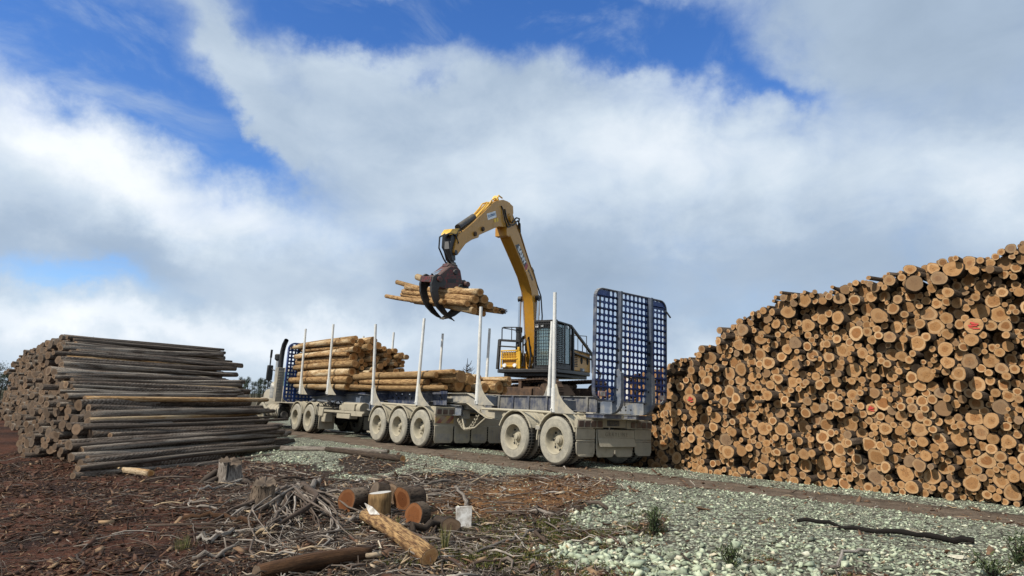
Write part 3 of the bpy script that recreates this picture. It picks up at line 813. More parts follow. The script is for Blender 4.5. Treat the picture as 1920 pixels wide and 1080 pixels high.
# ------------------------------------------------------------------ the grey weathered pile on the left
LQ = Vector((-8.02, 13.32, 0.0)); LD = Vector((0.326, 0.945, 0)).normalized(); LS = Vector((-LD.y, LD.x, 0))
def build_left_pile():
    rng = np.random.default_rng(21)
    def H(x): return np.interp(x, [-0.3, 0.35, 1.2, 3, 5.2, 7.4, 9, 14, 22, 30, 34], [0.16, 0.34, 0.75, 1.55, 2.45, 3.30, 3.38, 3.46, 3.46, 3.3, 2.6])
    rs1 = np.clip(rng.lognormal(math.log(0.080), 0.28, 2600), 0.045, 0.15)
    X, Y, RR = pack(-0.25, 9.5, H, rs1, rng, 40)
    rs2 = np.clip(rng.lognormal(math.log(0.100), 0.28, 3600), 0.055, 0.18)
    X2, Y2, RR2 = pack(9.45, 34, H, rs2, rng, 44)
    X = np.append(X, X2); Y = np.append(Y, Y2); RR = np.append(RR, RR2)
    items = []
    for i in range(len(X)):
        s, y, r = X[i], Y[i], RR[i]
        hs = H(np.array([s]))[0]
        surf = y + 3.0 * r > hs
        a = 0.62 * s + rng.normal(0, 0.16)
        a -= 0.42 * float(sstep(s, 1.8, 3.6) * (1 - sstep(s, 5.6, 7.2)))
        if s < 3.2: a += rng.uniform(-0.75, 0.35) * (1 - s / 3.6)
        if rng.uniform() < 0.06: a -= rng.uniform(0.1, 0.4)
        a -= 0.62 * max(0.0, 1 - y / 1.6) * float(sstep(s, 2.5, 6))
        p = LQ + LS * s + LD * a
        p.z = -0.24 + y
        yaw = rng.normal(0, 0.034) * (2.0 if s < 3 else 1.0)
        d = LD + LS * yaw + Vector((0, 0, rng.normal(0, 0.011)))
        px, py, q = seen_size(p, r)
        L = 6.15 + rng.normal(0, 0.12)
        items.append([q * (3.0 if surf and s < 8 else 1.0), p, d, r, surf, y, s, L])
    items.sort(key=lambda t: -t[0])
    heap = Heap(); k = 0
    for it in items:
        q, p, d, r, surf, y, s, L = it
        r1, r2 = rng.uniform(), rng.uniform(); g = float(rng.beta(3, 1.8)); roll = rng.uniform(0, 6.28)
        brown = rng.uniform() < 0.045
        if k < 300 and s < 26:
            geo = log_geo(L, r, r * rng.uniform(0.62, 0.95), rng, 14, 15, 0.05, 0.085)
            o = log_obj('weathered_log', geo, rng, [MT['bark_tan' if brown and surf else 'bark_old'], MT['end_old']], r1, r2, g)
            o.matrix_world = pose(p, d, roll)
            if surf and s < 8:
                row = 'foot' if s < 1.6 else ('lower slope' if s < 3.4 else ('middle slope' if s < 5.6 else 'top rows'))
                if brown: lab = 'log stripped to tan wood on the %s of the grey pile' % row
                else: lab = '%s grey ridged log lying full length on the %s of the grey pile' % ('thick' if r > 0.12 else 'slim', row)
            else:
                row = 'low' if y < 1.0 else ('halfway up' if y < 2.2 else 'high')
                lab = '%s weathered log stub %s in the end wall of the grey pile' % ('thick' if r > 0.12 else 'slim', row)
            tag(o, lab, 'log', 'grey weathered logs of the pile at left')
            k += 1
        else:
            heap.add(log_geo(L if surf else 2.2, r, r * 0.85, rng, 9, 2, 0.03, 0.04), pose(p, d, roll), r1, r2, g)
    o = heap.build('weathered_logs', [MT['bark_old'], MT['end_old']])
    tag(o, 'far run of small weathered log ends closing the back of the grey pile at left', 'log pile', 'far weathered log ends', 'stuff')
build_left_pile()

# ------------------------------------------------------------------ ground sheet
def build_ground():
    def axis(fine0, fine1, st, lo, hi):
        a = [fine0]
        while a[-1] < fine1: a.append(a[-1] + st)
        s = st
        while a[-1] < hi: s *= 1.25; a.append(a[-1] + s)
        b = []; s = st; q = fine0
        while q > lo: s *= 1.25; q -= s; b.append(q)
        return np.array(b[::-1] + a)
    xs = axis(-12.5, 9.0, 0.075, -1500, 1500); ys = axis(4.5, 18.5, 0.075, -300, 2500)
    Xg, Yg = np.meshgrid(xs, ys); x = Xg.ravel(); y = Yg.ravel()
    z = ground_z(x, y)
    nx, ny = len(xs), len(ys)
    idx = np.arange(nx * ny).reshape(ny, nx)
    f = np.stack([idx[:-1, :-1].ravel(), idx[:-1, 1:].ravel(), idx[1:, 1:].ravel(), idx[1:, :-1].ravel()], 1)
    me = bpy.data.meshes.new('ground')
    me.vertices.add(len(x)); me.vertices.foreach_set('co', np.stack([x, y, z], 1).astype(np.float32).ravel())
    me.loops.add(f.size); me.loops.foreach_set('vertex_index', f.ravel().astype(np.int32))
    me.polygons.add(len(f)); me.polygons.foreach_set('loop_start', np.arange(0, f.size, 4, dtype=np.int32))
    me.polygons.foreach_set('use_smooth', np.ones(len(f), bool))
    me.update(calc_edges=True)
    u, v = uv_of(x, y)
    n = fbm(x * 0.8, y * 0.8, 51, 4) * 2; n2 = fbm(x * 2.2, y * 2.2, 52, 3) * 2
    red = np.array([0.105, 0.038, 0.020]); brown = np.array([0.040, 0.027, 0.020]); track = np.array([0.20, 0.150, 0.108]); orange = np.array([0.24, 0.115, 0.043]); moss = np.array([0.075, 0.072, 0.018]); far = np.array([0.09, 0.075, 0.045])
    side = x / np.maximum(y, 2.0)
    k = sstep(side + n * 0.12, -0.46, -0.30)[:, None]
    c = red * (1 - k) + brown * k
    dk = sstep(fbm(x * 1.5, y * 1.5, 57, 4) * 2, -0.05, 0.30)[:, None]
    c = c * (1 - 0.72 * dk * (1 - k)) + 0.0
    m = (sstep(side + n * 0.10, -0.10, 0.06) * (1 - sstep(y + n, 7.6, 8.6)) * sstep(n2, -0.25, 0.2))[:, None]
    c = c * (1 - m) + moss * m
    rp = (sstep(np.exp(-((x - 2.6) ** 2 / 3 + (y - 6.6) ** 2 / 0.25)) + n2 * 0.3, 0.45, 0.8))[:, None]
    c = c * (1 - rp) + red * 1.2 * rp
    sp = sstep(np.exp(-(((u + 2.3) / 1.6) ** 2 + ((v + 2.8) / 1.9) ** 2)) + n * 0.28, 0.26, 0.75)[:, None]
    c = c * (1 - sp) + orange * sp * (0.75 + 0.5 * (n2[:, None] + 0.5))
    tr = track_mask(x, y)[:, None]
    c = c * (1 - tr) + track * tr * (1 + 0.3 * n2[:, None])
    fr = sstep(np.hypot(x, y), 45, 90)[:, None]
    c = c * (1 - fr) + far * fr
    a = me.attributes.new('soil', 'FLOAT_COLOR', 'POINT')
    a.data.foreach_set('color', np.concatenate([np.clip(c, 0, 1), np.ones((len(c), 1))], 1).astype(np.float32).ravel())
    g = me.attributes.new('gravel', 'FLOAT', 'POINT')
    g.data.foreach_set('value', (gravel_mask(x, y) * (1 - fr[:, 0])).astype(np.float32))
    me.materials.append(MT['soil'])
    o = bpy.data.objects.new('ground', me); COL.objects.link(o)
    tag(o, 'forest landing of red soil, crushed rock and brown wheel tracks', 'ground', kind='structure')
build_ground()

# ------------------------------------------------------------------ loose stones, twigs, chips (nobody could count them)
def scatter_mesh(name, templates, P, ROT, SC, rnd, mat, smooth=False):
    """templates: list of (verts, faces); P n x 3, ROT n x 3 x 3, SC n x 3"""
    rng = np.random.default_rng(1)
    which = rng.integers(0, len(templates), len(P))
    VV = []; LI = []; LS_ = []; RN = []; base = 0; lbase = 0
    for t, (tv, tf) in enumerate(templates):
        sel = np.where(which == t)[0]
        if not len(sel): continue
        tv = np.asarray(tv, float)
        W = np.einsum('nij,nkj->nki', ROT[sel], tv[None] * SC[sel][:, None]) + P[sel][:, None]
        nv = len(tv); VV.append(W.reshape(-1, 3))
        loops = np.concatenate([np.asarray(f) for f in tf]); sizes = np.array([len(f) for f in tf])
        L = (loops[None] + (np.arange(len(sel)) * nv)[:, None] + base).ravel()
        starts = np.concatenate([[0], np.cumsum(sizes)[:-1]])
        S = (starts[None] + (np.arange(len(sel)) * sizes.sum())[:, None] + lbase).ravel()
        LI.append(L); LS_.append(S); RN.append(np.repeat(rnd[sel], len(tf)))
        base += nv * len(sel); lbase += sizes.sum() * len(sel)
    V = np.concatenate(VV); LI = np.concatenate(LI); LS_ = np.concatenate(LS_); RN = np.concatenate(RN)
    me = bpy.data.meshes.new(name)
    me.vertices.add(len(V)); me.vertices.foreach_set('co', V.astype(np.float32).ravel())
    me.loops.add(len(LI)); me.loops.foreach_set('vertex_index', LI.astype(np.int32))
    me.polygons.add(len(LS_)); me.polygons.foreach_set('loop_start', LS_.astype(np.int32))
    me.update(calc_edges=True); me.validate()
    a = me.attributes.new('rnd', 'FLOAT', 'FACE'); a.data.foreach_set('value', RN.astype(np.float32))
    if smooth: me.polygons.foreach_set('use_smooth', np.ones(len(me.polygons), bool))
    me.materials.append(mat)
    o = bpy.data.objects.new(name, me); COL.objects.link(o)
    return o
def rot_from(yaw, pitch, roll):
    cy, sy, cp, sp, c, s = np.cos(yaw), np.sin(yaw), np.cos(pitch), np.sin(pitch), np.cos(roll), np.sin(roll)
    Rz = np.zeros((len(yaw), 3, 3)); Rz[:, 0, 0] = cy; Rz[:, 0, 1] = -sy; Rz[:, 1, 0] = sy; Rz[:, 1, 1] = cy; Rz[:, 2, 2] = 1
    Ry = np.zeros_like(Rz); Ry[:, 0, 0] = cp; Ry[:, 0, 2] = sp; Ry[:, 1, 1] = 1; Ry[:, 2, 0] = -sp; Ry[:, 2, 2] = cp
    Rx = np.zeros_like(Rz); Rx[:, 0, 0] = 1; Rx[:, 1, 1] = c; Rx[:, 1, 2] = -s; Rx[:, 2, 1] = s; Rx[:, 2, 2] = c
    return Rz @ Ry @ Rx
def field_points(n, rng, y0, y1, power=1.0, xl=-0.86, xr=0.86):
    """points over the part of the yard in front of the camera, denser near it"""
    t = rng.uniform(0, 1, n) ** power
    y = y0 + (y1 - y0) * t
    x = rng.uniform(xl, xr, n) * y
    return x, y
def stone_templates(rng):
    T = []
    for k in range(14):
        bm = bmesh.new()
        pts = rng.normal(0, 1, (8, 3)); pts /= np.linalg.norm(pts, axis=1)[:, None]; pts *= rng.uniform(0.65, 1.2, (8, 1)); pts *= np.array([1.0, rng.uniform(0.6, 0.95), rng.uniform(0.35, 0.65)])
        for p in pts: bm.verts.new(p)
        bmesh.ops.convex_hull(bm, input=bm.verts[:])
        for vv in [w for w in bm.verts if not w.link_faces]: bm.verts.remove(vv)
        bm.verts.index_update()
        T.append(([tuple(w.co) for w in bm.verts], [tuple(w.index for w in f.verts) for f in bm.faces]))
        bm.free()
    return T
def build_scatter():
    rng = np.random.default_rng(77)
    # crushed rock
    n = 120000
    x, y = field_points(n, rng, 5.2, 19.5, 1.25)
    g = gravel_mask(x, y)
    clump = np.clip(0.72 + 2.6 * fbm(x * 1.1, y * 1.1, 61, 4), 0.06, 1)
    u, v = uv_of(x, y)
    keep = (rng.uniform(0, 1, n) < g * clump * 0.78) & (v < 3.2)
    # a thin sprinkle beyond the edge of the bank
    spot = np.exp(-(((u + 2.2) / 1.6) ** 2 + ((v + 2.7) / 2.0) ** 2))
    edge = (g < 0.5) & (rng.uniform(0, 1, n) < 0.008 + 0.07 * spot) & (x / y > -0.45)
    keep |= edge
    x, y = x[keep], y[keep]; n = len(x); u, v = uv_of(x, y)
    coarse = sstep(-v, 2.2, 4.6)
    size = np.clip(rng.lognormal(math.log(0.018), 0.55, n), 0.007, 0.052) * (0.75 + 0.95 * coarse)
    size = np.where(rng.uniform(0, 1, n) < 0.03 * coarse, size * 1.6, size)
    size = np.where(gravel_mask(x, y) < 0.5, np.minimum(size, 0.03), size)
    P = np.stack([x, y, ground_z(x, y) + size * 0.22], 1)
    ROT = rot_from(rng.uniform(0, 6.28, n), rng.normal(0, 0.4, n), rng.normal(0, 0.4, n))
    o = scatter_mesh('gravel', stone_templates(rng), P, ROT, np.repeat(size[:, None], 3, 1), np.clip(rng.beta(1.15, 1.3, n) * 0.98 + rng.normal(0, 0.03, n), 0, 1), MT['stone'])
    tag(o, 'pale green crushed rock strewn over the road bank', 'gravel', kind='stuff')
    # twigs
    T = []
    for k in range(10):
        b1, b2 = rng.uniform(-0.12, 0.12, 2)
        mb = MB(); pts = [(-0.5, 0, 0), (-0.15, b1, abs(b2) * 0.4), (0.2, b2, abs(b1) * 0.5), (0.5, (b1 + b2) * 0.6, 0)]
        mb.tube(pts, [0.013, 0.014, 0.012, 0.007], 4, 0, True)
        T.append((mb.v, mb.f))
    n = 52000
    x, y = field_points(n, rng, 4.9, 17.0, 1.2)
    g = gravel_mask(x, y); tm = track_mask(x, y); u, v = uv_of(x, y)
    side = x / y
    dens = (1 - g) * (1 - tm) * (0.28 + 0.85 * sstep(side, -0.55, -0.3)) * np.clip(0.55 + 2.2 * fbm(x * 0.9, y * 0.9, 71, 3), 0.08, 1) + 0.012
    dens *= 1 - 0.75 * np.exp(-(((u + 2.2) / 1.3) ** 2 + ((v + 2.8) / 1.6) ** 2))
    keep = (rng.uniform(0, 1, n) < dens) & (v < 2.0)
    x, y = x[keep], y[keep]; n = len(x)
    ln = np.clip(rng.lognormal(math.log(0.13), 0.78, n), 0.03, 1.1)
    th = np.clip(rng.lognormal(math.log(0.23), 0.50, n), 0.08, 0.9)
    SC = np.stack([ln, ln * 0.6 + 0.02, np.ones(n)], 1)
    P = np.stack([x, y, ground_z(x, y) + 0.008 + rng.uniform(0, 0.025, n)], 1)
    yaw = rng.uniform(0, 6.28, n); pit = rng.normal(0, 0.12, n)
    # thickness is independent of length: scale the section through the template's y and z
    SC[:, 1] = np.clip(th * 1.0, 0.12, 1.1); SC[:, 2] = SC[:, 1]
    sd = x / y
    rn = np.clip(rng.beta(1.15, 1.3, n) * (0.70 + 0.42 * sstep(sd, -0.5, -0.3)) + rng.normal(0, 0.04, n), 0, 1)
    o = scatter_mesh('twig_litter', T, P, rot_from(yaw, pit, rng.uniform(0, 6.28, n)), SC, rn, MT['stick'])
    tag(o, 'litter of grey and brown dead twigs over the bare soil', 'twig litter', kind='stuff')
    # bigger dead sticks lying about the clearing
    T = []
    for k in range(12):
        b = rng.uniform(-0.09, 0.09, 4)
        mb = MB(); mb.tube([(-0.5, 0, 0), (-0.25, b[0], abs(b[1]) * .5), (0.05, b[1], abs(b[2]) * .6), (0.3, b[2], abs(b[3]) * .4), (0.5, b[3], 0)], [0.016, 0.018, 0.016, 0.012, 0.006], 6)
        mb.tube([(0.02, b[1], 0.01), (0.2, b[1] + 0.09, 0.05), (0.33, b[1] + 0.13, 0.03)], [0.010, 0.008, 0.003], 5)
        T.append((mb.v, mb.f))
    n = 1300
    x, y = field_points(n, rng, 5.2, 14.5, 1.1, -0.62, 0.18)
    g = gravel_mask(x, y); sd = x / y
    d = (1 - g) * (1 - track_mask(x, y)) * (0.20 + 0.8 * sstep(sd, -0.5, -0.33)) * (1 - 0.55 * sstep(sd, -0.12, 0.02)) * np.clip(0.55 + 2.2 * fbm(x * 0.8, y * 0.8, 75, 3), 0.1, 1)
    keep = rng.uniform(0, 1, n) < d
    x, y = x[keep], y[keep]; n = len(x)
    ln = np.clip(rng.lognormal(math.log(0.42), 0.45, n), 0.18, 1.3); th = np.clip(rng.lognormal(math.log(0.48), 0.45, n), 0.22, 1.5)
    SC = np.stack([ln, np.maximum(th, ln * 0.9) * 0.8, th], 1)
    P = np.stack([x, y, ground_z(x, y) + 0.015 + rng.uniform(0, 0.03, n)], 1)
    o = scatter_mesh('stick_litter', T, P, rot_from(rng.uniform(0, 6.28, n), rng.normal(0, 0.10, n), rng.normal(0, 0.5, n)), SC, np.clip(rng.beta(1.3, 1.5, n), 0, 0.93), MT['stick'], True)
    tag(o, 'grey forked sticks strewn across the clearing round the stumps', 'stick litter', kind='stuff')
    # bark flakes and chips
    T = []
    for k in range(8):
        a = rng.uniform(0.25, 0.6); c = rng.uniform(-0.15, 0.15, 8)
        top = [(-1 + c[0], -a, 0.10 + c[1] * .5), (0.9, -a * 0.7, c[2] * .6), (1 + c[3], a * 0.8, 0.12), (-0.8, a + c[4], c[5] * .6)]
        bot = [(p[0] * .95, p[1] * .9, p[2] - 0.14) for p in top]
        T.append((top + bot, [(0, 1, 2, 3), (7, 6, 5, 4), (0, 4, 5, 1), (1, 5, 6, 2), (2, 6, 7, 3), (3, 7, 4, 0)]))
    n = 80000
    x, y = field_points(n, rng, 4.9, 17.5, 1.2)
    g = gravel_mask(x, y); tm = track_mask(x, y); u, v = uv_of(x, y)
    keep = (rng.uniform(0, 1, n) < (1 - g) * (1 - 0.9 * tm) * np.clip(0.60 + 1.8 * fbm(x * 1.2, y * 1.2, 81, 3), 0.1, 1) + 0.01) & (v < 2.2)
    x, y = x[keep], y[keep]; n = len(x)
    s = np.clip(rng.lognormal(math.log(0.020), 0.55, n), 0.006, 0.085)
    P = np.stack([x, y, ground_z(x, y) + s * 0.25], 1)
    SC = np.stack([s * rng.uniform(0.8, 1.6, n), s, s], 1)
    sd = x / y
    rn = np.clip(rng.beta(1.5, 2.3, n) * 0.9 + 0.20 * sstep(sd, -0.45, -0.2), 0, 1)
    o = scatter_mesh('bark_chips', T, P, rot_from(rng.uniform(0, 6.28, n), rng.normal(0, 0.35, n), rng.normal(0, 0.35, n)), SC, rn, MT['chip'])
    tag(o, 'bark flakes and wood chips trodden into the soil', 'bark chips', kind='stuff')
    # moss tufts and short grass
    T = []
    for k in range(6):
        vs = []; fs = []
        for j in range(5):
            a = rng.uniform(0, 6.28); l = rng.uniform(0.3, 0.9); w = 0.10; b = len(vs)
            ca, sa = math.cos(a), math.sin(a)
            vs += [(-sa * w, ca * w, 0), (sa * w, -ca * w, 0), (ca * l, sa * l, rng.uniform(0.5, 1.0))]; fs.append((b, b + 1, b + 2))
        T.append((vs, fs))
    n = 70000
    x, y = field_points(n, rng, 5.0, 9.5, 1.0, -0.35, 0.5)
    g = gravel_mask(x, y); sd = x / y
    d = sstep(sd + fbm(x, y, 91, 3) * 0.3, -0.16, 0.0) * (1 - g) * np.clip(0.5 + 3.0 * fbm(x * 1.4, y * 1.4, 92, 3), 0, 1) + 0.10 * (1 - g) * (fbm(x * 1.1, y * 1.1, 95, 2) > 0.12)
    keep = rng.uniform(0, 1, n) < d
    x, y = x[keep], y[keep]; n = len(x)
    s = rng.uniform(0.018, 0.050, n)
    o = scatter_mesh('moss', T, np.stack([x, y, ground_z(x, y)], 1), rot_from(rng.uniform(0, 6.28, n), np.zeros(n), np.zeros(n)), np.repeat(s[:, None], 3, 1), rng.uniform(0, 1, n), MT['moss'])
    tag(o, 'low moss and short green growth between the twigs', 'moss', kind='stuff')
build_scatter()

# ------------------------------------------------------------------ road train
def vehicle_root(name, uo):
    m = Matrix.Identity(4)
    for i in range(3):
        m[i][0] = TU[i]; m[i][1] = -TV[i]; m[i][2] = TW[i]; m[i][3] = tp(uo, 0, 0)[i]
    r = empty(name, m)
    f = lambda u, v, w: (u - uo, -v, w)
    return r, (lambda: MB(f)), f
def text_part(name, txt, size, mat, parent, mw, ext=0.002, sx=1.0, bold=0.0):
    cu_ = bpy.data.curves.new(name, 'FONT'); cu_.body = txt; cu_.size = size; cu_.extrude = ext; cu_.offset = bold
    cu_.align_x = 'CENTER'; cu_.align_y = 'CENTER'; cu_.resolution_u = 2
    tmp = bpy.data.objects.new(name, cu_); COL.objects.link(tmp)
    me = bpy.data.meshes.new_from_object(tmp.evaluated_get(bpy.context.evaluated_depsgraph_get()))
    bpy.data.objects.remove(tmp); me.name = name; me.materials.clear(); me.materials.append(mat)
    o = bpy.data.objects.new(name, me); COL.objects.link(o); o.parent = parent
    o.matrix_local = mw @ Matrix.Diagonal((sx, 1, 1, 1))
    return o
def frame_m(org, xa, ya):
    xa = Vector(xa).normalized(); ya = Vector(ya).normalized(); za = xa.cross(ya)
    m = Matrix.Identity(4)
    for i in range(3): m[i][0] = xa[i]; m[i][1] = ya[i]; m[i][2] = za[i]; m[i][3] = org[i]
    return m

MT['load'] = painted('dusty_navy_steel', (0.045, 0.055, 0.090), 0.30, (0.24, 0.225, 0.185), 0.5)
WR = 0.510
def wheel(mk, root, u, v, dual=True, side=1, rad=WR, inner_only=False):
    """dual wheel; v is its outer face, side +1 = left of the vehicle"""
    s = side
    prof = lambda o: [(0.30, o), (0.325, o - 0.004), (0.36, o - 0.004), (0.41, o + 0.002), (0.46, o + 0.0), (rad - 0.035, o + 0.012), (rad - 0.008, o + 0.035), (rad, o + 0.055), (rad, o + 0.115), (rad - 0.012, o + 0.12), (rad - 0.012, o + 0.135), (rad, o + 0.14), (rad, o + 0.215), (rad - 0.008, o + 0.235), (rad - 0.04, o + 0.265), (0.40, o + 0.28), (0.30, o + 0.275)]
    mb = mk()
    for off in ((0.0, 0.32) if dual else (0.0,)):
        mb.lathe([(r, v + s * h) for r, h in prof(off)], (u, 0, rad), 1, 44, 0)
    # tread blocks on the running surface
    for off in ((0.0, 0.32) if dual else (0.0,)):
        for k in range(46):
            a = 2 * math.pi * k / 46
            for h0, h1 in ((0.052, 0.112), (0.146, 0.218)):
                c, sn = math.cos(a), math.sin(a); t = 0.024
                e1 = Vector((c, 0, sn)); e2 = Vector((-sn, 0, c)); vs = []
                for rr in (rad - 0.01, rad + 0.009):
                    for q in (-t, t):
                        for hh in (h0, h1):
                            p = Vector((u, 0, rad)) + e1 * rr + e2 * q; p.y = v + s * (off + hh); vs.append(p)
                mb.add(vs, [(0, 1, 3, 2), (4, 6, 7, 5), (0, 4, 5, 1), (2, 3, 7, 6), (0, 2, 6, 4), (1, 5, 7, 3)], 1)
    w = mb.build('wheel', [MT['tyre'], MT['rubber']], root, 0, 28)
    rm = mk()
    rm.lathe([(q[0], v + s * q[1]) for q in [(0.302, 0.012), (0.300, -0.004), (0.285, -0.004), (0.272, 0.015), (0.262, 0.07), (0.252, 0.145), (0.232, 0.175), (0.20, 0.182), (0.145, 0.172), (0.092, 0.168), (0.088, 0.125), (0.070, 0.118), (0.062, 0.085), (0.04, 0.078), (0.001, 0.077)]], (u, 0, rad), 1, 36)
    rim = rm.build('rim', MT['wheel'], w, 0, 28)
    hb = mk()
    for k in range(10):
        a = 2 * math.pi * k / 10 + 0.2
        hb.disc((u + 0.165 * math.cos(a), v + s * 0.162, rad + 0.165 * math.sin(a)), 0.013, 1, 0.035, 6, 0)
    hb.build('wheel_nuts', MT['wheel'], w)
    hh = mk()
    for k in range(8):
        a = 2 * math.pi * k / 8
        hh.disc((u + 0.208 * math.cos(a), v + s * 0.176, rad + 0.208 * math.sin(a)), 0.030, 1, 0.012, 10, 0)
    hh.build('hand_holes', MT['hole'], w)
    return w
def tyre_mat():
    t = NT('dusty_tyre_wall'); co = t.coord()
    n = t.noise(co, 6, 5, 0.6); n2 = t.noise(co, 40, 4, 0.6)
    c = t.mix(t.step(n, 0.30, 0.72), (0.375, 0.345, 0.27), (0.25, 0.235, 0.195))
    c = t.mix(t.math('MULTIPLY', t.step(n2, 0.52, 0.68), 0.5), c, (0.15, 0.135, 0.11))
    t.bump(n2, 0.2, 0.004)
    return t.out(c, 0.93)
MT['tyre'] = tyre_mat()

def mudguard(mk, root, u, v0, v1, a0, a1, rad=0.60, name='mudguard', zc=WR):
    mb = mk()
    line = []
    for k in range(17):
        a = math.radians(a0 + (a1 - a0) * k / 16)
        line.append((u + rad * math.cos(a), zc + rad * math.sin(a)))
    mb.strip(line, 1, v0, v1, 0.012)
    # rolled outer lip and pressed ribs
    for vv in (v0 - 0.004, v0 + (v1 - v0) * 0.42, v0 + (v1 - v0) * 0.62, v1 - 0.03):
        l2 = [(u + (rad + 0.012) * math.cos(math.radians(a0 + (a1 - a0) * k / 16)), zc + (rad + 0.012) * math.sin(math.radians(a0 + (a1 - a0) * k / 16))) for k in range(17)]
        mb.strip(l2, 1, vv, vv + 0.035, 0.022)
    o = mb.build(name, MT['guard'], root, 0, 40)
    return o
def stake(mk, root, u, v, w0, w1, lean_v=0.0, lean_u=0.0, gus=-1):
    mb = mk()
    mb.tube([(u, v, w0), (u + lean_u * 0.22, v + lean_v * 0.22, w0 + 0.55), (u + lean_u, v + lean_v, w1)], [0.050, 0.048, 0.040], 12)
    o = mb.build('stake', MT['alu'], root, 0, 40)
    sl = mk()
    sl.tube([(u, v, w0 - 0.10), (u + lean_u * 0.2, v + lean_v * 0.2, w0 + 0.42)], [0.060, 0.056], 12)
    sl.tube([(u, v - 0.085, w0 - 0.03), (u, v + 0.085, w0 - 0.03)], 0.018, 8)
    sl.tube([(u, v - 0.082, w0 - 0.075), (u, v + 0.082, w0 - 0.075)], 0.014, 8)
    sl.build('stake_socket', MT['alu'], o, 0, 40)
    g = mk(); s = gus
    line = [(u, w0 - 0.12), (u + s * 0.70, w0 - 0.12), (u + s * 0.48, w0 + 0.0), (u + s * 0.30, w0 + 0.13), (u + s * 0.16, w0 + 0.29), (u + s * 0.08, w0 + 0.50), (u, w0 + 0.52)]
    g.prism(line, 1, v - 0.012, v + 0.012)
    g.build('stake_gusset', MT['dusty_grey'], root, 0.004)
    return o
def bolster(mk, root, u, w0, mat='steel_blue'):
    mb = mk()
    mb.box((u - 0.10, 0.05, w0 - 0.02), (u + 0.10, 2.43, w0 + 0.20))
    mb.box((u - 0.14, 0.05, w0 - 0.045), (u + 0.14, 2.43, w0 - 0.021))
    return mb.build('bolster', MT[mat], root, 0.01)

# ---------------- rear trailer
root_b, mk, fb = vehicle_root('log_trailer', 0.8)
tag(root_b, 'empty rear log trailer with upright blue mesh gate at its tail and two dusty wheels', 'trailer')
c = mk()
for v in (0.72, 1.70):
    # lower flange, web and upper rail with stiffeners
    c.prism([(-0.55, 0.86), (2.6, 0.86), (3.35, 0.90), (4.25, 1.26), (5.45, 1.27), (5.55, 1.33), (5.55, 1.44), (5.3, 1.49), (4.2, 1.50), (3.9, 1.40), (3.3, 1.11), (-0.55, 1.10)], 1, v - 0.015, v + 0.015)
    c.box((-0.55, v - 0.09, 1.10), (3.25, v + 0.09, 1.125)); c.box((-0.55, v - 0.09, 0.835), (2.6, v + 0.09, 0.86))
    c.strip([(3.25, 1.115), (3.95, 1.42), (4.25, 1.51), (5.35, 1.50)], 1, v - 0.09, v + 0.09, 0.02)
    c.strip([(2.6, 0.85), (3.35, 0.885), (4.25, 1.25), (5.45, 1.255), (5.56, 1.34)], 1, v - 0.09, v + 0.09, 0.02)
for u in (-0.2, 0.7, 1.5, 2.6, 3.4): c.box((u - 0.05, 0.72, 0.90), (u + 0.05, 1.70, 1.05))
c.build('chassis', MT['dusty_grey'], root_b, 0.006)
c = mk()
for v in (0.62, 1.80):
    c.box((-0.62, v - 0.018, 1.13), (3.35, v + 0.018, 1.45)); c.box((-0.62, v - 0.06, 1.45), (3.35, v + 0.06, 1.47))
    for u in (-0.35, 0.45, 0.95, 1.6, 2.2, 2.75): c.box((u - 0.035, v - 0.055, 1.13), (u + 0.035, v - 0.019, 1.45))
for u in (0.4, 1.2, 2.0, 2.8): c.box((u - 0.06, 0.64, 1.2), (u + 0.06, 1.78, 1.40))
c.build('load_frame', MT['load'], root_b, 0.005)
bolster(mk, root_b, 2.93, 1.24); bolster(mk, root_b, 0.12, 1.18)
stake(mk, root_b, 2.93, 0.03, 1.32, 3.68, -0.03, 0.0, -1); stake(mk, root_b, 2.93, 2.45, 1.32, 3.60, 0.05, 0.02, 1)
stake(mk, root_b, 0.12, 0.03, 1.20, 3.74, -0.04, 0.02, -1); stake(mk, root_b, 0.12, 2.45, 1.20, 3.55, 0.06, 0.0, 1)
c = mk(); c.tube([(2.75, 0.06, 1.115), (0.9, 0.06, 1.105), (-0.15, 0.06, 1.09)], 0.028, 8); c.tube([(1.6, 0.06, 1.10), (1.6, 0.7, 1.10)], 0.03, 8); c.tube([(0.66, 0.06, 1.09), (0.66, 0.7, 1.09)], 0.03, 8); c.tube([(-0.2, 0.06, 1.08), (-0.2, 0.7, 1.08)], 0.03, 8)
c.box((1.9, 0.62, 0.98), (2.08, 0.70, 1.20)); c.build('guard_rail', MT['guard'], root_b)
for u in (1.43, 0.03):
    mudguard(mk, root_b, u, 0.03, 0.64, -2 if u < 0.5 else 22, 158 if u > 0.5 else 160)
    mudguard(mk, root_b, u, 1.86, 2.47, -2 if u < 0.5 else 22, 158 if u > 0.5 else 160)
    wheel(mk, root_b, u, 0.0, True, 1)
    wheel(mk, root_b, u, 2.5, True, -1)
    c = mk(); c.tube([(u, 0.15, WR), (u, 2.35, WR)], 0.075, 10); c.box((u - 0.10, 0.66, WR - 0.06), (u + 0.10, 0.80, 0.86)); c.box((u - 0.10, 1.62, WR - 0.06), (u + 0.10, 1.76, 0.86)); c.build('axle', MT['black'], root_b, 0.01)
c = mk(); c.box((0.60, 0.06, 0.35), (0.628, 0.60, 0.80)); c.box((0.55, 0.02, 0.70), (0.69, 0.10, 0.80)); c.build('mud_flap', MT['dusty_grey'], root_b, 0.012)
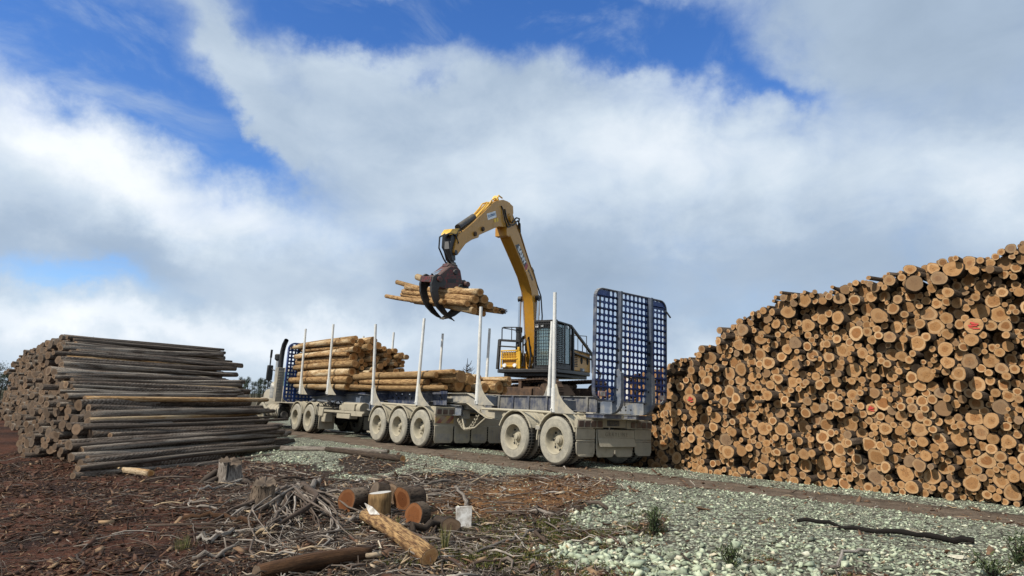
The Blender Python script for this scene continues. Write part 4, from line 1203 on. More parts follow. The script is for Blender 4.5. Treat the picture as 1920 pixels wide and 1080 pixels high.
# tail: lamp boards, flaps, number plate
u = -0.56
c = mk()
for a, b in ((0.05, 0.83), (1.60, 2.47)): c.box((u - 0.045, a, 0.80), (u + 0.05, b, 0.975))
c.box((u - 0.02, 0.83, 0.82), (u + 0.04, 1.60, 1.02)); c.box((u - 0.02, 0.05, 0.975), (u + 0.06, 2.47, 0.99))
c.build('tail_board', MT['dust'], root_b, 0.01)
lm = None
for a in (0.075, 0.265, 0.455, 0.645, 1.72, 1.905, 2.09, 2.275):
    c = mk(); c.box((u - 0.062, a, 0.825), (u - 0.046, a + 0.155, 0.955)); c.build('tail_lamp', MT['lens'], root_b, 0.02, seg=2)
c = mk(); c.box((u - 0.035, 0.98, 0.855), (u - 0.021, 1.36, 0.975)); pl = c.build('number_plate', MT['plate'], root_b, 0.004)
def tail_text(name, txt, size, v, w, mat, parent, uu, sx=1.0):
    o = Vector(fb(uu, v, w)); m = frame_m(o, Vector((0, -1, 0)), Vector((0, 0, 1)))
    return text_part(name, txt, size, mat, parent, m, 0.0015, sx)
tail_text('plate_lettering', '10T74S', 0.10, 1.185, 0.915, MT['emboss'], pl, u - 0.0365, 0.95)
for a, b in ((0.05, 0.62), (1.90, 2.49)):
    c = mk()
    c.box((u - 0.012, a, 0.56), (u + 0.012, b, 0.795)); c.box((u - 0.022, a + 0.01, 0.515), (u - 0.002, b - 0.01, 0.555))
    c.prism([(a, 0.51), (b, 0.51), (b, 0.28), (b - 0.06, 0.20), (a + 0.10, 0.20), (a + 0.02, 0.28)], 0, u - 0.012, u + 0.012)
    c.prism([(a + 0.06, 0.255), (b - 0.05, 0.255), (b - 0.07, 0.205), (a + 0.10, 0.205)], 0, u - 0.035, u - 0.013)
    c.build('mud_flap', MT['dust'], root_b, 0.012)
c = mk(); c.box((u - 0.012, 0.66, 0.34), (u + 0.012, 1.86, 0.78))
ap = c.build('tail_apron', MT['dust'], root_b, 0.012)
c = mk(); c.strip([(u - 0.03, 0.775), (u - 0.035, 0.60), (u - 0.10, 0.415)], 1, 0.68, 1.86, 0.012); c.build('rubber_apron', MT['dust'], ap, 0.006)
tail_text('apron_lettering', 'G R A Y L I N E', 0.12, 1.26, 0.672, MT['emboss'], ap, u - 0.0425, 0.92)
for a, b in ((0.68, 1.22), (1.28, 1.84)):
    c = mk(); c.prism([(a, 0.36), (b, 0.36), (b, 0.24), (b - 0.05, 0.19), (a + 0.05, 0.19), (a, 0.24)], 0, u - 0.008, u + 0.014); c.build('mud_flap', MT['dust'], root_b, 0.01)
# the mesh gate
gU = -1.0
gate = mk()
V0, V1, W0, W1 = 0.10, 2.44, 1.38, 3.74; rad = 0.20
def rrect(v0, v1, w0, w1, r, n=6):
    pts = []
    for cx, cz, a0 in ((v1 - r, w1 - r, 0), (v0 + r, w1 - r, 90), (v0 + r, w0 + r, 180), (v1 - r, w0 + r, 270)):
        for k in range(n + 1):
            a = math.radians(a0 + 90 * k / n); pts.append((cx + r * math.cos(a), cz + r * math.sin(a)))
    return pts
gate.strip(rrect(V0, V1, W0, W1, rad), 0, gU - 0.045, gU + 0.045, 0.028, 0, True)
gobj = gate.build('tail_gate', MT['navy'], root_b, 0.004)
g2 = mk()
NC, NR = 17, 17
pv = (V1 - V0 - 0.02) / NC; pw = (W1 - W0 - 0.02) / NR
for k in range(1, NC):
    v = V0 + 0.01 + pv * k; inset = 0.0
    wide = 0.038
    if k in (1, NC - 1): inset = 0.04
    g2.box((gU - 0.008, v - wide / 2, W0 + 0.012 + inset), (gU + 0.012, v + wide / 2, W1 - 0.012 - inset))
for k in range(1, NR):
    w = W0 + 0.01 + pw * k; ins = 0.04 if k in (1, NR - 1) else 0.0
    g2.box((gU - 0.0115, V0 + 0.012 + ins, w - 0.021), (gU + 0.0095, V1 - 0.012 - ins, w + 0.021))
    if k % 2 == 0: g2.box((gU - 0.060, V0 + 0.015 + ins, w - 0.006), (gU - 0.012, V1 - 0.015 - ins, w + 0.006))
# corner gussets of the openings so that the holes look rounded
for i in range(NC):
    for j in range(NR):
        v = V0 + 0.01 + pv * (i + 0.5); w = W0 + 0.01 + pw * (j + 0.5); hv, hw = pv / 2 - 0.019, pw / 2 - 0.021
        if (i in (0, NC - 1)) and (j in (0, NR - 1)): continue
        for a in (-1, 1):
            for b in (-1, 1):
                g2.prism([(v + a * hv, w + b * hw), (v + a * (hv - 0.026), w + b * hw), (v + a * hv, w + b * (hw - 0.026))], 0, gU - 0.005, gU + 0.007)
# blanked fields: top corners and the one under each lamp
g2.box((gU - 0.0135, V0 + 0.05, W1 - 0.19), (gU - 0.0125, V0 + 0.44, W1 - 0.03)); g2.box((gU - 0.0135, V1 - 0.46, W1 - 0.22), (gU - 0.0125, V1 - 0.06, W1 - 0.04))
g2.build('mesh_panel', MT['blue'], gobj)
for v in (0.76, 1.78):
    r = mk()
    r.box((gU - 0.165, v - 0.012, 1.75), (gU - 0.010, v + 0.012, W1 - 0.015))
    r.box((gU - 0.175, v - 0.055, 1.95), (gU - 0.166, v + 0.012, W1 - 0.012))
    for w in (1.95, 2.2, 2.45, 2.7): r.disc((gU - 0.085, v - 0.0135, w), 0.035, 1, 0.004, 14, 1)
    r.build('gate_rib', [MT['rib'], MT['hole']], gobj, 0.004)
    b = mk()
    arc = []
    for k in range(9):
        a = math.radians(-90 - 90 * k / 8); arc.append((gU + 0.12 + 0.30 * math.cos(a), 1.42 + 0.30 * math.sin(a)))
    outer = [(-0.12, 1.135), (-0.62, 1.12)] + [(gU + 0.08 + 0.30 * math.cos(math.radians(-90 - 90 * k / 8)), 1.43 + 0.31 * math.sin(math.radians(-90 - 90 * k / 8))) for k in range(9)] + [(gU - 0.20, 1.98), (gU - 0.12, 2.06), (gU - 0.02, 2.03), (gU + 0.0, 1.66), (gU + 0.10, 1.45), (gU + 0.34, 1.36), (-0.12, 1.24)]
    b.prism(outer, 1, v - 0.05, v - 0.026)
    b.strip(outer[1:12], 1, v - 0.075, v + 0.03, 0.014)
    for q in ((-0.30, 1.20), (-0.45, 1.21), (-0.60, 1.22), (-0.45, 1.28), (gU + 0.02, 1.36), (gU - 0.10, 1.62), (gU - 0.08, 1.90)): b.disc((q[0], v - 0.052, q[1]), 0.022, 1, 0.006, 12, 1)
    b.build('gate_bracket', [MT['steel_blue'], MT['hole']], root_b, 0.004)
    s = mk(); s.box((-0.98, v - 0.30, 1.02), (-0.40, v + 0.28, 1.03)); s.box((-0.98, v - 0.30, 1.09), (-0.40, v + 0.28, 1.105)); s.box((-0.95, v - 0.28, 1.03), (-0.94, v + 0.26, 1.09)); s.box((-0.95, v - 0.28, 1.03), (-0.42, v - 0.27, 1.09))
    s.build('step_shelf', MT['navy'], root_b, 0.003)
c = mk(); c.box((-0.95, 0.6, 1.0), (-0.40, 1.9, 1.018)); c.box((-0.60, 0.5, 0.99), (-0.40, 2.0, 1.13)); c.build('tail_beam', MT['dusty_grey'], root_b, 0.006)
for v0 in (0.16, 2.10):
    c = mk(); c.box((gU - 0.085, v0, 1.46), (gU - 0.062, v0 + 0.24, 1.57)); l = c.build('gate_lamp', MT['lens_red'], gobj, 0.006)
    c = mk(); c.box((gU - 0.090, v0 + 0.05, 1.475), (gU - 0.086, v0 + 0.19, 1.555)); c.build('lamp_lens', MT['board'], l)
for pts_, r_ in (([(gU - 0.03, 0.22, 3.56), (gU - 0.05, 0.20, 3.3), (gU - 0.03, 0.21, 3.15)], 0.012), ([(gU - 0.06, V1 - 0.03, 3.5), (gU - 0.12, V1 + 0.05, 3.36)], 0.02), ([(gU - 0.05, 0.9, 1.93), (gU - 0.06, 1.2, 1.88), (gU - 0.06, 1.6, 1.92)], 0.014), ([(gU - 0.05, 0.12, 2.0), (gU - 0.07, 0.24, 1.92), (gU - 0.06, 0.2, 1.8)], 0.016)):
    c = mk(); c.tube(pts_, r_, 6); c.build('lashing_chain', MT['black'], gobj)

# ---------------- lead trailer
root_a, mk, fa = vehicle_root('log_trailer', 6.6)
tag(root_a, 'lead log trailer on three dusty axles carrying two bundles of logs between white stakes', 'trailer')
c = mk()
for v in (0.70, 1.75):
    c.prism([(4.55, 0.92), (9.9, 0.92), (10.15, 1.02), (13.6, 1.16), (14.9, 1.17), (14.9, 1.28), (13.3, 1.36), (10.8, 1.44), (9.8, 1.40), (8.0, 1.30), (4.55, 1.16)], 1, v - 0.015, v + 0.015)
    c.strip([(4.55, 1.17), (8.0, 1.31), (9.8, 1.41), (10.8, 1.45), (13.3, 1.37), (14.9, 1.29)], 1, v - 0.09, v + 0.09, 0.02)
    c.strip([(4.55, 0.91), (9.9, 0.91), (10.15, 1.01), (13.6, 1.15), (14.9, 1.16)], 1, v - 0.09, v + 0.09, 0.02)
    for u in (9.85, 10.6, 8.9, 7.6): c.box((u - 0.03, v - 0.07, 0.95), (u + 0.03, v - 0.016, 1.36))
for u in (4.7, 5.5, 6.6, 7.7, 8.8, 9.8, 11.2, 12.6): c.box((u - 0.05, 0.72, 1.0), (u + 0.05, 1.73, 1.14))
c.build('chassis', MT['steel_blue'], root_a, 0.006)
# the perforated deck web between the bolsters
c = mk()
for v in (0.50,):
    u = 4.4
    holes = [5.25, 5.35, 5.75, 6.15, 6.45, 6.65, 6.9, 7.05, 7.25, 7.5, 7.7, 7.85, 8.05]
    edge = 5.0
    zc = [1.385 + (0.045 if k % 2 else -0.045) for k in range(len(holes))]
    for h, z in zip(holes, zc):
        c.box((edge, v - 0.008, 1.17), (h - 0.045, v + 0.008, 1.56))
        c.box((h - 0.045, v - 0.0079, 1.17), (h + 0.045, v + 0.0081, z - 0.045)); c.box((h - 0.045, v - 0.0079, z + 0.045), (h + 0.045, v + 0.0081, 1.56))
        for a in (-1, 1):
            for b in (-1, 1): c.prism([(h + a * 0.045, z + b * 0.045), (h + a * 0.012, z + b * 0.045), (h + a * 0.045, z + b * 0.012)], 1, v - 0.007, v + 0.007)
        edge = h + 0.045
    c.box((edge, v - 0.008, 1.17), (9.4, v + 0.008, 1.56))
for v in (0.9, 1.6): c.box((5.0, v - 0.05, 1.20), (9.0, v + 0.05, 1.28))
c.box((9.4, 0.66, 1.40), (15.0, 0.70, 1.50))
c.build('deck_web', MT['navy'], root_a)
for (u, w0) in ((5.82, 1.26), (8.49, 1.24), (11.95, 1.36), (14.5, 1.38)):
    bolster(mk, root_a, u, w0 + 0.03, 'navy')
for (u, w0, w1, lv) in ((5.82, 1.24, 3.63, 0.06), (8.49, 1.20, 3.64, -0.11), (11.95, 1.50, 3.91, -0.02), (14.5, 1.50, 3.92, -0.03)):
    stake(mk, root_a, u, 0.03, w0, w1, lv, 0.0, -1); stake(mk, root_a, u, 2.45, w0, w1 - 0.03, 0.04, 0.0, 1)
c = mk(); c.tube([(8.3, 0.06, 1.16), (5.6, 0.06, 1.12)], 0.03, 8); c.build('guard_rail', MT['guard'], root_a)
for i, u in enumerate((8.06, 6.80, 5.57)):
    mudguard(mk, root_a, u, 0.03, 0.64, 8 if i < 2 else 24, 168 if i == 0 else 156, 0.60)
    mudguard(mk, root_a, u, 1.86, 2.47, 8 if i < 2 else 24, 168 if i == 0 else 156, 0.60)
    wheel(mk, root_a, u, 0.0, True, 1); wheel(mk, root_a, u, 2.5, True, -1)
    c = mk(); c.tube([(u, 0.15, WR), (u, 2.35, WR)], 0.075, 10); c.box((u - 0.1, 0.66, WR - 0.06), (u + 0.1, 0.80, 0.92)); c.box((u - 0.1, 1.62, WR - 0.06), (u + 0.1, 1.76, 0.92)); c.build('axle', MT['black'], root_a, 0.01)
u = 4.90
c = mk(); c.box((u - 0.04, 0.06, 0.90), (u + 0.05, 0.95, 1.10)); c.box((u - 0.03, 0.95, 0.96), (u + 0.04, 2.45, 1.06)); c.box((u - 0.06, 0.06, 1.10), (u + 0.08, 2.45, 1.115)); c.build('tail_board', MT['dust'], root_a, 0.01)
for a in (0.10, 0.30, 0.50, 0.70):
    c = mk(); c.box((u - 0.055, a, 0.925), (u - 0.041, a + 0.155, 1.06)); c.build('tail_lamp', MT['lens'], root_a, 0.02, seg=2)
c = mk(); c.box((u - 0.03, 0.08, 0.68), (u - 0.01, 0.68, 0.885)); c.build('hazard_board', MT['hazard'], root_a, 0.004)
c = mk(); c.box((u - 0.015, 0.06, 0.60), (u + 0.012, 2.45, 0.90)); c.build('tail_apron', MT['dust'], root_a, 0.004)
for (a, b) in ((0.06, 0.68), (0.72, 1.26), (1.30, 1.86), (1.90, 2.44)):
    c = mk(); c.prism([(a, 0.62), (b, 0.62), (b, 0.22), (b - 0.06, 0.15), (a + 0.05, 0.15), (a, 0.22)], 0, u - 0.035, u - 0.016)
    fl_ = c.build('mud_flap', MT['dust'], root_a, 0.01)
    c = mk(); 
    if a < 1.8: c.prism([(a + 0.05, 0.40), (b - 0.08, 0.40), (b - 0.10, 0.22), (a + 0.09, 0.22)], 0, u - 0.040, u - 0.0355)
    else:
        for k in range(6): c.box((u - 0.042, a + 0.06 + k * 0.075, 0.25), (u - 0.0355, a + 0.095 + k * 0.075, 0.52))
    c.build('flap_pressing', MT['dusty_grey'], fl_, 0.002)
# coupling, springs and air hoses between the trailers
c = mk(); c.lathe([(0.10, 1.20), (0.52, 1.20), (0.55, 1.23), (0.52, 1.26), (0.10, 1.26)], (4.75, 1.22, 0), 2, 28); c.box((4.45, 0.85, 1.08), (5.1, 1.6, 1.20)); c.build('turntable', MT['dusty_grey'], root_a, 0.006)
c = mk(); c.box((4.62, 0.80, 0.82), (4.84, 1.05, 1.06)); c.tube([(4.72, 0.92, 0.86), (4.70, 0.93, 0.66)], 0.055, 10); c.tube([(4.72, 0.85, 0.70), (4.74, 1.0, 0.60)], 0.05, 8); c.build('air_coupling', MT['dusty_grey'], root_a, 0.01)
hz = []
for k in range(150):
    t = k / 149; a = t * 2 * math.pi * 15
    cx = 4.68 - 1.05 * t; cz = 0.80 - 0.30 * math.sin(math.pi * min(1, t * 1.1)) + 0.28 * t ** 2
    hz.append((cx, 0.70 + 0.038 * math.cos(a), cz + 0.038 * math.sin(a)))
c = mk(); c.tube(hz, 0.016, 6); c.tube([(4.7, 0.8, 0.95), (4.3, 0.66, 0.55), (3.8, 0.64, 0.62), (3.4, 0.70, 0.9)], 0.022, 7); c.build('coiled_hose', MT['dust'], root_a)
# side gear ahead of the axles: tank box, under-run rail, stands
c = mk()
c.box((9.3, 0.10, 0.70), (10.1, 0.14, 0.80)); c.box((9.2, 0.10, 0.78), (12.3, 0.18, 0.86)); c.box((10.2, 0.10, 0.60), (11.2, 0.40, 0.76))
c.build('side_rail', MT['dust'], root_a, 0.01)
c = mk(); c.tube([(10.0, 0.55, 0.95), (11.6, 0.55, 0.95)], 0.20, 16); c.box((10.3, 0.30, 0.86), (11.3, 0.42, 1.10)); c.build('air_tank', MT['dust'], root_a, 0.01)
for v in (0.62, 1.83):
    c = mk(); c.box((9.4, v - 0.06, 0.25), (9.54, v + 0.06, 1.0)); c.box((9.32, v - 0.14, 0.20), (9.62, v + 0.14, 0.25)); c.build('landing_leg', MT['dusty_grey'], root_a, 0.008)

# ---------------- tractor
root_t, mk, ft = vehicle_root('prime_mover', 14.2)
tag(root_t, 'cream bonneted prime mover with blue mesh headboard, tall black exhausts and dusty drive wheels', 'truck')
c = mk()
for v in (0.80, 1.66): c.box((12.4, v - 0.05, 0.72), (20.6, v + 0.05, 0.98))
for u in (12.5, 14.0, 15.3, 16.6): c.box((u, 0.85, 0.76), (u + 0.1, 1.61, 0.94))
c.build('chassis', MT['black'], root_t, 0.008)
for u in (13.43, 14.70):
    mudguard(mk, root_t, u, 0.03, 0.64, 15, 165, 0.59); mudguard(mk, root_t, u, 1.86, 2.47, 15, 165, 0.59)
    wheel(mk, root_t, u, 0.0, True, 1); wheel(mk, root_t, u, 2.5, True, -1)
    c = mk(); c.tube([(u, 0.15, WR), (u, 2.35, WR)], 0.09, 10); c.lathe([(0.02, -0.2), (0.22, -0.12), (0.24, 0.1), (0.02, 0.2)], (u, 1.25, WR), 1, 16); c.build('axle', MT['black'], root_t)
wheel(mk, root_t, 19.0, 0.12, False, 1); wheel(mk, root_t, 19.0, 2.38, False, -1)
for v in (0.05, 1.84):
    c = mk(); c.box((12.55, v, 0.16), (12.58, v + 0.61, 0.62)); c.build('mud_flap', MT['dust'], root_t, 0.01)
c = mk(); c.box((12.35, 0.08, 0.62), (12.75, 0.66, 0.95)); c.box((12.2, 0.12, 0.42), (12.5, 0.42, 0.72)); c.build('rear_box', MT['dust'], root_t, 0.02)
c = mk(); c.lathe([(0.12, 1.0), (0.50, 1.0), (0.53, 1.05), (0.5, 1.10), (0.12, 1.10)], (13.9, 1.23, 0), 2, 24); c.build('turntable', MT['black'], root_t)
# headboard
hU = 16.25
c = mk(); c.strip(rrect(0.06, 2.44, 1.08, 3.46, 0.26), 0, hU - 0.045, hU + 0.045, 0.07, 0, True)
hb = c.build('headboard', MT['blue'], root_t, 0.006)
c = mk()
for k in range(1, 16):
    v = 0.06 + 2.38 * k / 16; ins = 0.06 if k in (1, 15) else 0.01
    c.box((hU - 0.012, v - 0.035, 1.10 + ins), (hU + 0.012, v + 0.035, 3.44 - ins))
for k in range(1, 16):
    w = 1.08 + 2.38 * k / 16; ins = 0.06 if k in (1, 15) else 0.01
    c.box((hU - 0.0145, 0.08 + ins, w - 0.035), (hU + 0.0095, 2.42 - ins, w + 0.035))
for v in (0.5, 1.25, 2.0): c.box((hU + 0.02, v - 0.04, 1.0), (hU + 0.12, v + 0.04, 3.40))
c.build('mesh_panel', MT['blue'], hb)
c = mk(); c.box((hU - 0.25, 0.25, 0.98), (hU + 0.25, 2.25, 1.07)); c.box((14.9, 0.10, 1.02), (hU + 0.9, 0.60, 1.06)); c.build('deck_plate', MT['dusty_grey'], root_t, 0.006)
# cab and bonnet, narrower than the trailer
c = mk()
c.prism([(17.15, 1.02), (18.95, 1.02), (18.95, 1.75), (18.72, 2.42), (18.45, 2.56), (17.25, 2.60), (17.15, 2.5)], 1, 0.72, 2.10)
cab = c.build('cab', MT['cream'], root_t, 0.05, seg=2)
c = mk(); c.prism([(17.55, 1.75), (18.62, 1.75), (18.50, 2.35), (17.55, 2.38)], 1, 0.712, 0.719); c.prism([(17.55, 1.75), (18.62, 1.75), (18.50, 2.35), (17.55, 2.38)], 1, 2.101, 2.108); c.build('side_window', MT['glass'], cab)
c = mk(); c.box((17.6, 0.706, 1.30), (17.75, 0.718, 1.34)); c.build('door_handle', MT['black'], cab)
c = mk()
c.prism([(18.96, 0.70), (20.75, 0.62), (20.85, 0.95), (20.80, 1.42), (20.55, 1.58), (18.96, 1.74)], 1, 0.78, 2.04)
c.strip([(18.35, 0.60), (18.42, 0.92), (18.65, 1.14), (19.0, 1.20), (19.35, 1.14), (19.6, 0.95), (19.72, 0.75), (20.75, 0.70)], 1, 0.10, 0.80, 0.05)
c.strip([(18.35, 0.60), (18.42, 0.92), (18.65, 1.14), (19.0, 1.20), (19.35, 1.14), (19.6, 0.95), (19.72, 0.75), (20.75, 0.70)], 1, 1.98, 2.40, 0.05)
c.box((20.75, 0.12, 0.45), (20.95, 2.38, 0.80))
c.build('bonnet', MT['cream'], root_t, 0.04, seg=2)
c = mk(); c.tube([(16.75, 0.36, 0.68), (18.25, 0.36, 0.68)], 0.31, 20); 
for u in (16.95, 17.35, 17.75, 18.1): c.tube([(u, 0.36, 0.68), (u + 0.05, 0.36, 0.68)], 0.322, 20)
c.build('fuel_tank', MT['cream'], root_t)
c = mk(); c.box((16.72, 0.16, 0.86), (17.0, 0.50, 1.02)); c.box((16.75, 0.10, 0.40), (16.85, 0.55, 0.95)); c.tube([(16.6, 0.3, 0.55), (16.7, 0.3, 0.50)], 0.16, 14); c.build('battery_box', MT['black'], root_t, 0.015)
def exhaust(v, sgn):
    c = mk()
    c.box((17.28, v - 0.14, 1.06), (17.56, v + 0.14, 2.48)); 
    for k in range(10): c.box((17.265, v - 0.10, 1.25 + 0.115 * k), (17.279, v + 0.10, 1.30 + 0.115 * k))
    o = c.build('muffler_shield', MT['dusty_grey'], root_t, 0.02)
    c = mk(); c.tube([(17.42, v, 2.45), (17.42, v, 2.9), (17.38, v, 3.2), (17.26, v, 3.46), (17.06, v, 3.64)], [0.10, 0.10, 0.10, 0.10, 0.095], 14, 0, False); c.build('exhaust_pipe', MT['black'], o)
exhaust(0.22, 1); exhaust(2.26, -1)
def cleaner(v):
    c = mk(); c.lathe([(0.02, 1.18), (0.19, 1.20), (0.205, 1.26), (0.205, 1.42), (0.215, 1.43), (0.215, 1.46), (0.205, 1.47), (0.205, 1.62), (0.215, 1.63), (0.215, 1.66), (0.205, 1.67), (0.20, 1.80), (0.13, 1.88), (0.09, 1.90)], (18.02, v, 0), 2, 24); o = c.build('air_cleaner', MT['canister'], root_t, 0, 40)
    c = mk(); c.tube([(18.02, v, 1.88), (18.02, v, 2.95)], 0.085, 14, 0); c.lathe([(0.085, 2.80), (0.155, 2.86), (0.16, 3.05), (0.12, 3.09), (0.01, 3.10)], (18.02, v, 0), 2, 20, 1); c.build('intake_stack', [MT['canister'], MT['black']], o)
cleaner(0.30); cleaner(2.15)
c = mk()
for v, s in ((0.70, -1), (2.12, 1)):
    e = v + s * 0.52
    c.tube([(18.6, v, 2.35), (18.62, e, 2.45)], 0.025, 6); c.tube([(18.6, v, 1.75), (18.62, e, 1.95)], 0.025, 6); c.tube([(18.62, e, 1.60), (18.62, e, 3.2)], 0.032, 6); c.tube([(18.62, e, 2.95), (18.60, e, 3.30)], 0.05, 6)
    c.tube([(18.62, e, 2.5), (17.2, v - s * 0.1, 1.9)], 0.012, 6)
mr = c.build('mirror_bracket', MT['black'], root_t)
for v in (0.18, 2.64):
    c = mk(); c.prism([(v - 0.12, 1.95), (v + 0.12, 1.95), (v + 0.13, 2.2), (v + 0.12, 2.62), (v - 0.12, 2.62), (v - 0.13, 2.2)], 0, 18.52, 18.64); c.build('mirror', MT['black'], mr, 0.03, seg=2)
c = mk(); c.tube([(17.4, 0.45, 2.2), (17.4, 0.45, 3.35)], 0.008, 5); c.build('aerial', MT['black'], root_t)
# springs of cable and brush caught between tractor and trailer
c = mk(); rg = random.Random(4)
for k in range(8):
    x = 12.4 + rg.uniform(0, 1.3); p = [(x, 0.5, 1.1)]
    for j in range(4): p.append((p[-1][0] - rg.uniform(0.02, 0.35), 0.4 + rg.uniform(-0.3, 0.4), p[-1][2] + rg.uniform(-0.25, 0.22)))
    c.tube(p, 0.018, 6)
c.build('air_lines', MT['hose'], root_t)

# ------------------------------------------------------------------ loads on the lead trailer
def load_bundle(u0, u1, H, floor, rs, seed, grp, lab, v0=0.13, v1=2.37, tilt=0.0, jit=0.22):
    rng = np.random.default_rng(seed)
    X, Y, RR = pack(v0, v1, H, rs, rng, 40, lambda x: np.full_like(x, floor), 0)
    for i in range(len(X)):
        e0 = u0 + rng.normal(0, jit); e1 = u1 + rng.normal(0, 0.22)
        w0 = Y[i]; p = tp(e0, X[i], w0)
        q = tp(e1, float(np.clip(X[i] + rng.normal(0, 0.05), v0 + RR[i], v1 - RR[i])), w0 + rng.normal(0, 0.03) - tilt)
        L = (q - p).length
        g = float(np.clip(rng.beta(1.4, 4), 0, 1)); r1, r2 = rng.uniform(), rng.uniform()
        r0_, r1_ = (RR[i], RR[i] * rng.uniform(0.75, 0.95)) if rng.uniform() < 0.7 else (RR[i] * rng.uniform(0.75, 0.9), RR[i])
        o = log_obj('barked_log', log_geo(L, r0_, r1_, rng, 16, 8, 0.05, 0.035), rng, [MT['bark_load'], MT['end_load']], r1, r2, g)
        o.matrix_world = pose(p, q - p, rng.uniform(0, 6.28))
        size = 'thick' if RR[i] > 0.15 else ('slim' if RR[i] < 0.11 else 'medium')
        hgt = (w0 - floor) / max(0.01, H(np.array([X[i]]))[0] - floor)
        row = 'bottom row' if hgt < 0.25 else ('top row' if hgt > 0.75 else 'middle rows')
        where = 'near side' if X[i] < 0.7 else ('far side' if X[i] > 1.75 else 'between the sides')
        tag(o, lab % (size, row, where), 'log', grp)
rg_ = np.random.default_rng(9)
load_bundle(10.65, 15.95, lambda x: np.interp(x, [0, 0.6, 1.25, 1.6, 2.5], [3.42, 3.45, 3.40, 3.2, 2.95]), 1.56, np.clip(rg_.normal(0.108, 0.026, 400), 0.065, 0.17), 31, 'logs of the high front bundle on the trailer', '%s flecked log in the %s of the high front bundle, %s')
load_bundle(5.05, 10.35, lambda x: np.interp(x, [0, 1.2, 2.5], [2.16, 2.16, 2.06]), 1.57, np.clip(rg_.normal(0.135, 0.036, 80), 0.075, 0.20), 35, 'logs of the low rear bundle on the trailer', '%s flecked log in the %s of the low rear bundle, %s', jit=0.30)

# ------------------------------------------------------------------ logs held in the grapple
def held_logs():
    rng = np.random.default_rng(15)
    ends = [(1.06, 4.39, .100, 4.45), (1.02, 4.19, .105, 4.6), (1.30, 4.23, .115, 4.55), (0.84, 4.06, .080, 4.75), (1.47, 4.06, .095, 4.5), (0.99, 3.85, .090, 4.6), (1.13, 4.00, .092, 4.8), (1.65, 3.95, .090, 4.45), (1.30, 3.92, .085, 4.9),
            (1.82, 3.93, .080, 4.35), (1.50, 4.26, .080, 5.2), (0.80, 4.22, .075, 5.9), (1.44, 3.84, .075, 4.75), (1.70, 4.12, .075, 5.3)]
    labs = ['topmost log held in the red grapple', 'second log down in the red grapple, thick with a round cut end', 'thick log at the right of the red grapple load', 'slim log on the near side of the red grapple load, halfway down',
            'log at the right of the red grapple load under the thick one', 'lowest near log of the red grapple load', 'log behind the lowest near one in the red grapple load', 'log low at the far right of the red grapple load, behind the white stake',
            'log behind the white stake in the red grapple load', 'broken log with splintered end and torn bark at the far right of the grapple load', 'short log hidden in the back of the red grapple load', 'short slim log ending halfway along the near side of the grapple load', 'lowest log inside the red grapple load', 'slim log in the far back of the grapple load']
    dirs = [(1.13, 5.02), (1.24, 4.92), (1.60, 5.46), (1.30, 4.85), (1.55, 5.10), (1.55, 4.66), (1.35, 4.78), (1.75, 4.80), (1.50, 4.72), (1.85, 4.75), (1.18, 5.30), (1.25, 4.90), (1.70, 4.62), (1.80, 4.95)]
    for i, (v, w, r, u) in enumerate(ends):
        r *= 1.14; p = tp(u, v, w); q = tp(u + 4.55 + rng.normal(0, 0.12), dirs[i][0], dirs[i][1] + 0.06)
        L = (q - p).length
        o = log_obj('barked_log', log_geo(L, r, r * 0.86, rng, 16, 8, 0.05, 0.035), rng, [MT['bark_load'], MT['end_load']], rng.uniform(), rng.uniform(), float(rng.beta(1.3, 4)))
        o.matrix_world = pose(p, q - p, rng.uniform(0, 6.28))
        tag(o, labs[i], 'log', 'logs held by the excavator grapple')
        if i == 9:
            mb = MB()
            for k in range(11):
                a = k * 0.571; rr = r * rng.uniform(0.4, 0.95); e = rng.uniform(0.12, 0.34)
                mb.prism([(rr * math.cos(a) * .9, rr * math.sin(a) * .9), (rr * math.cos(a + .5), rr * math.sin(a + .5)), (rr * math.cos(a + .3) * 1.25, rr * math.sin(a + .3) * 1.25)], 0, -e * .6, 0.1)
            mb.tube([(0.05, 0, -r), (-0.12, 0.03, -r - 0.08), (-0.10, 0.02, -r - 0.26)], [0.03, 0.022, 0.006], 5)
            mb.build('torn_bark', MT['bark'], o)
        if i in (3, 5):
            mb = MB(); mb.tube([(L * 0.55, 0.02, -r), (L * 0.55 - 0.1, 0.0, -r - 0.16), (L * 0.55 - 0.12, 0, -r - 0.3)], [0.016, 0.011, 0.003], 5); mb.build('bark_strip', MT['bark'], o)
held_logs()

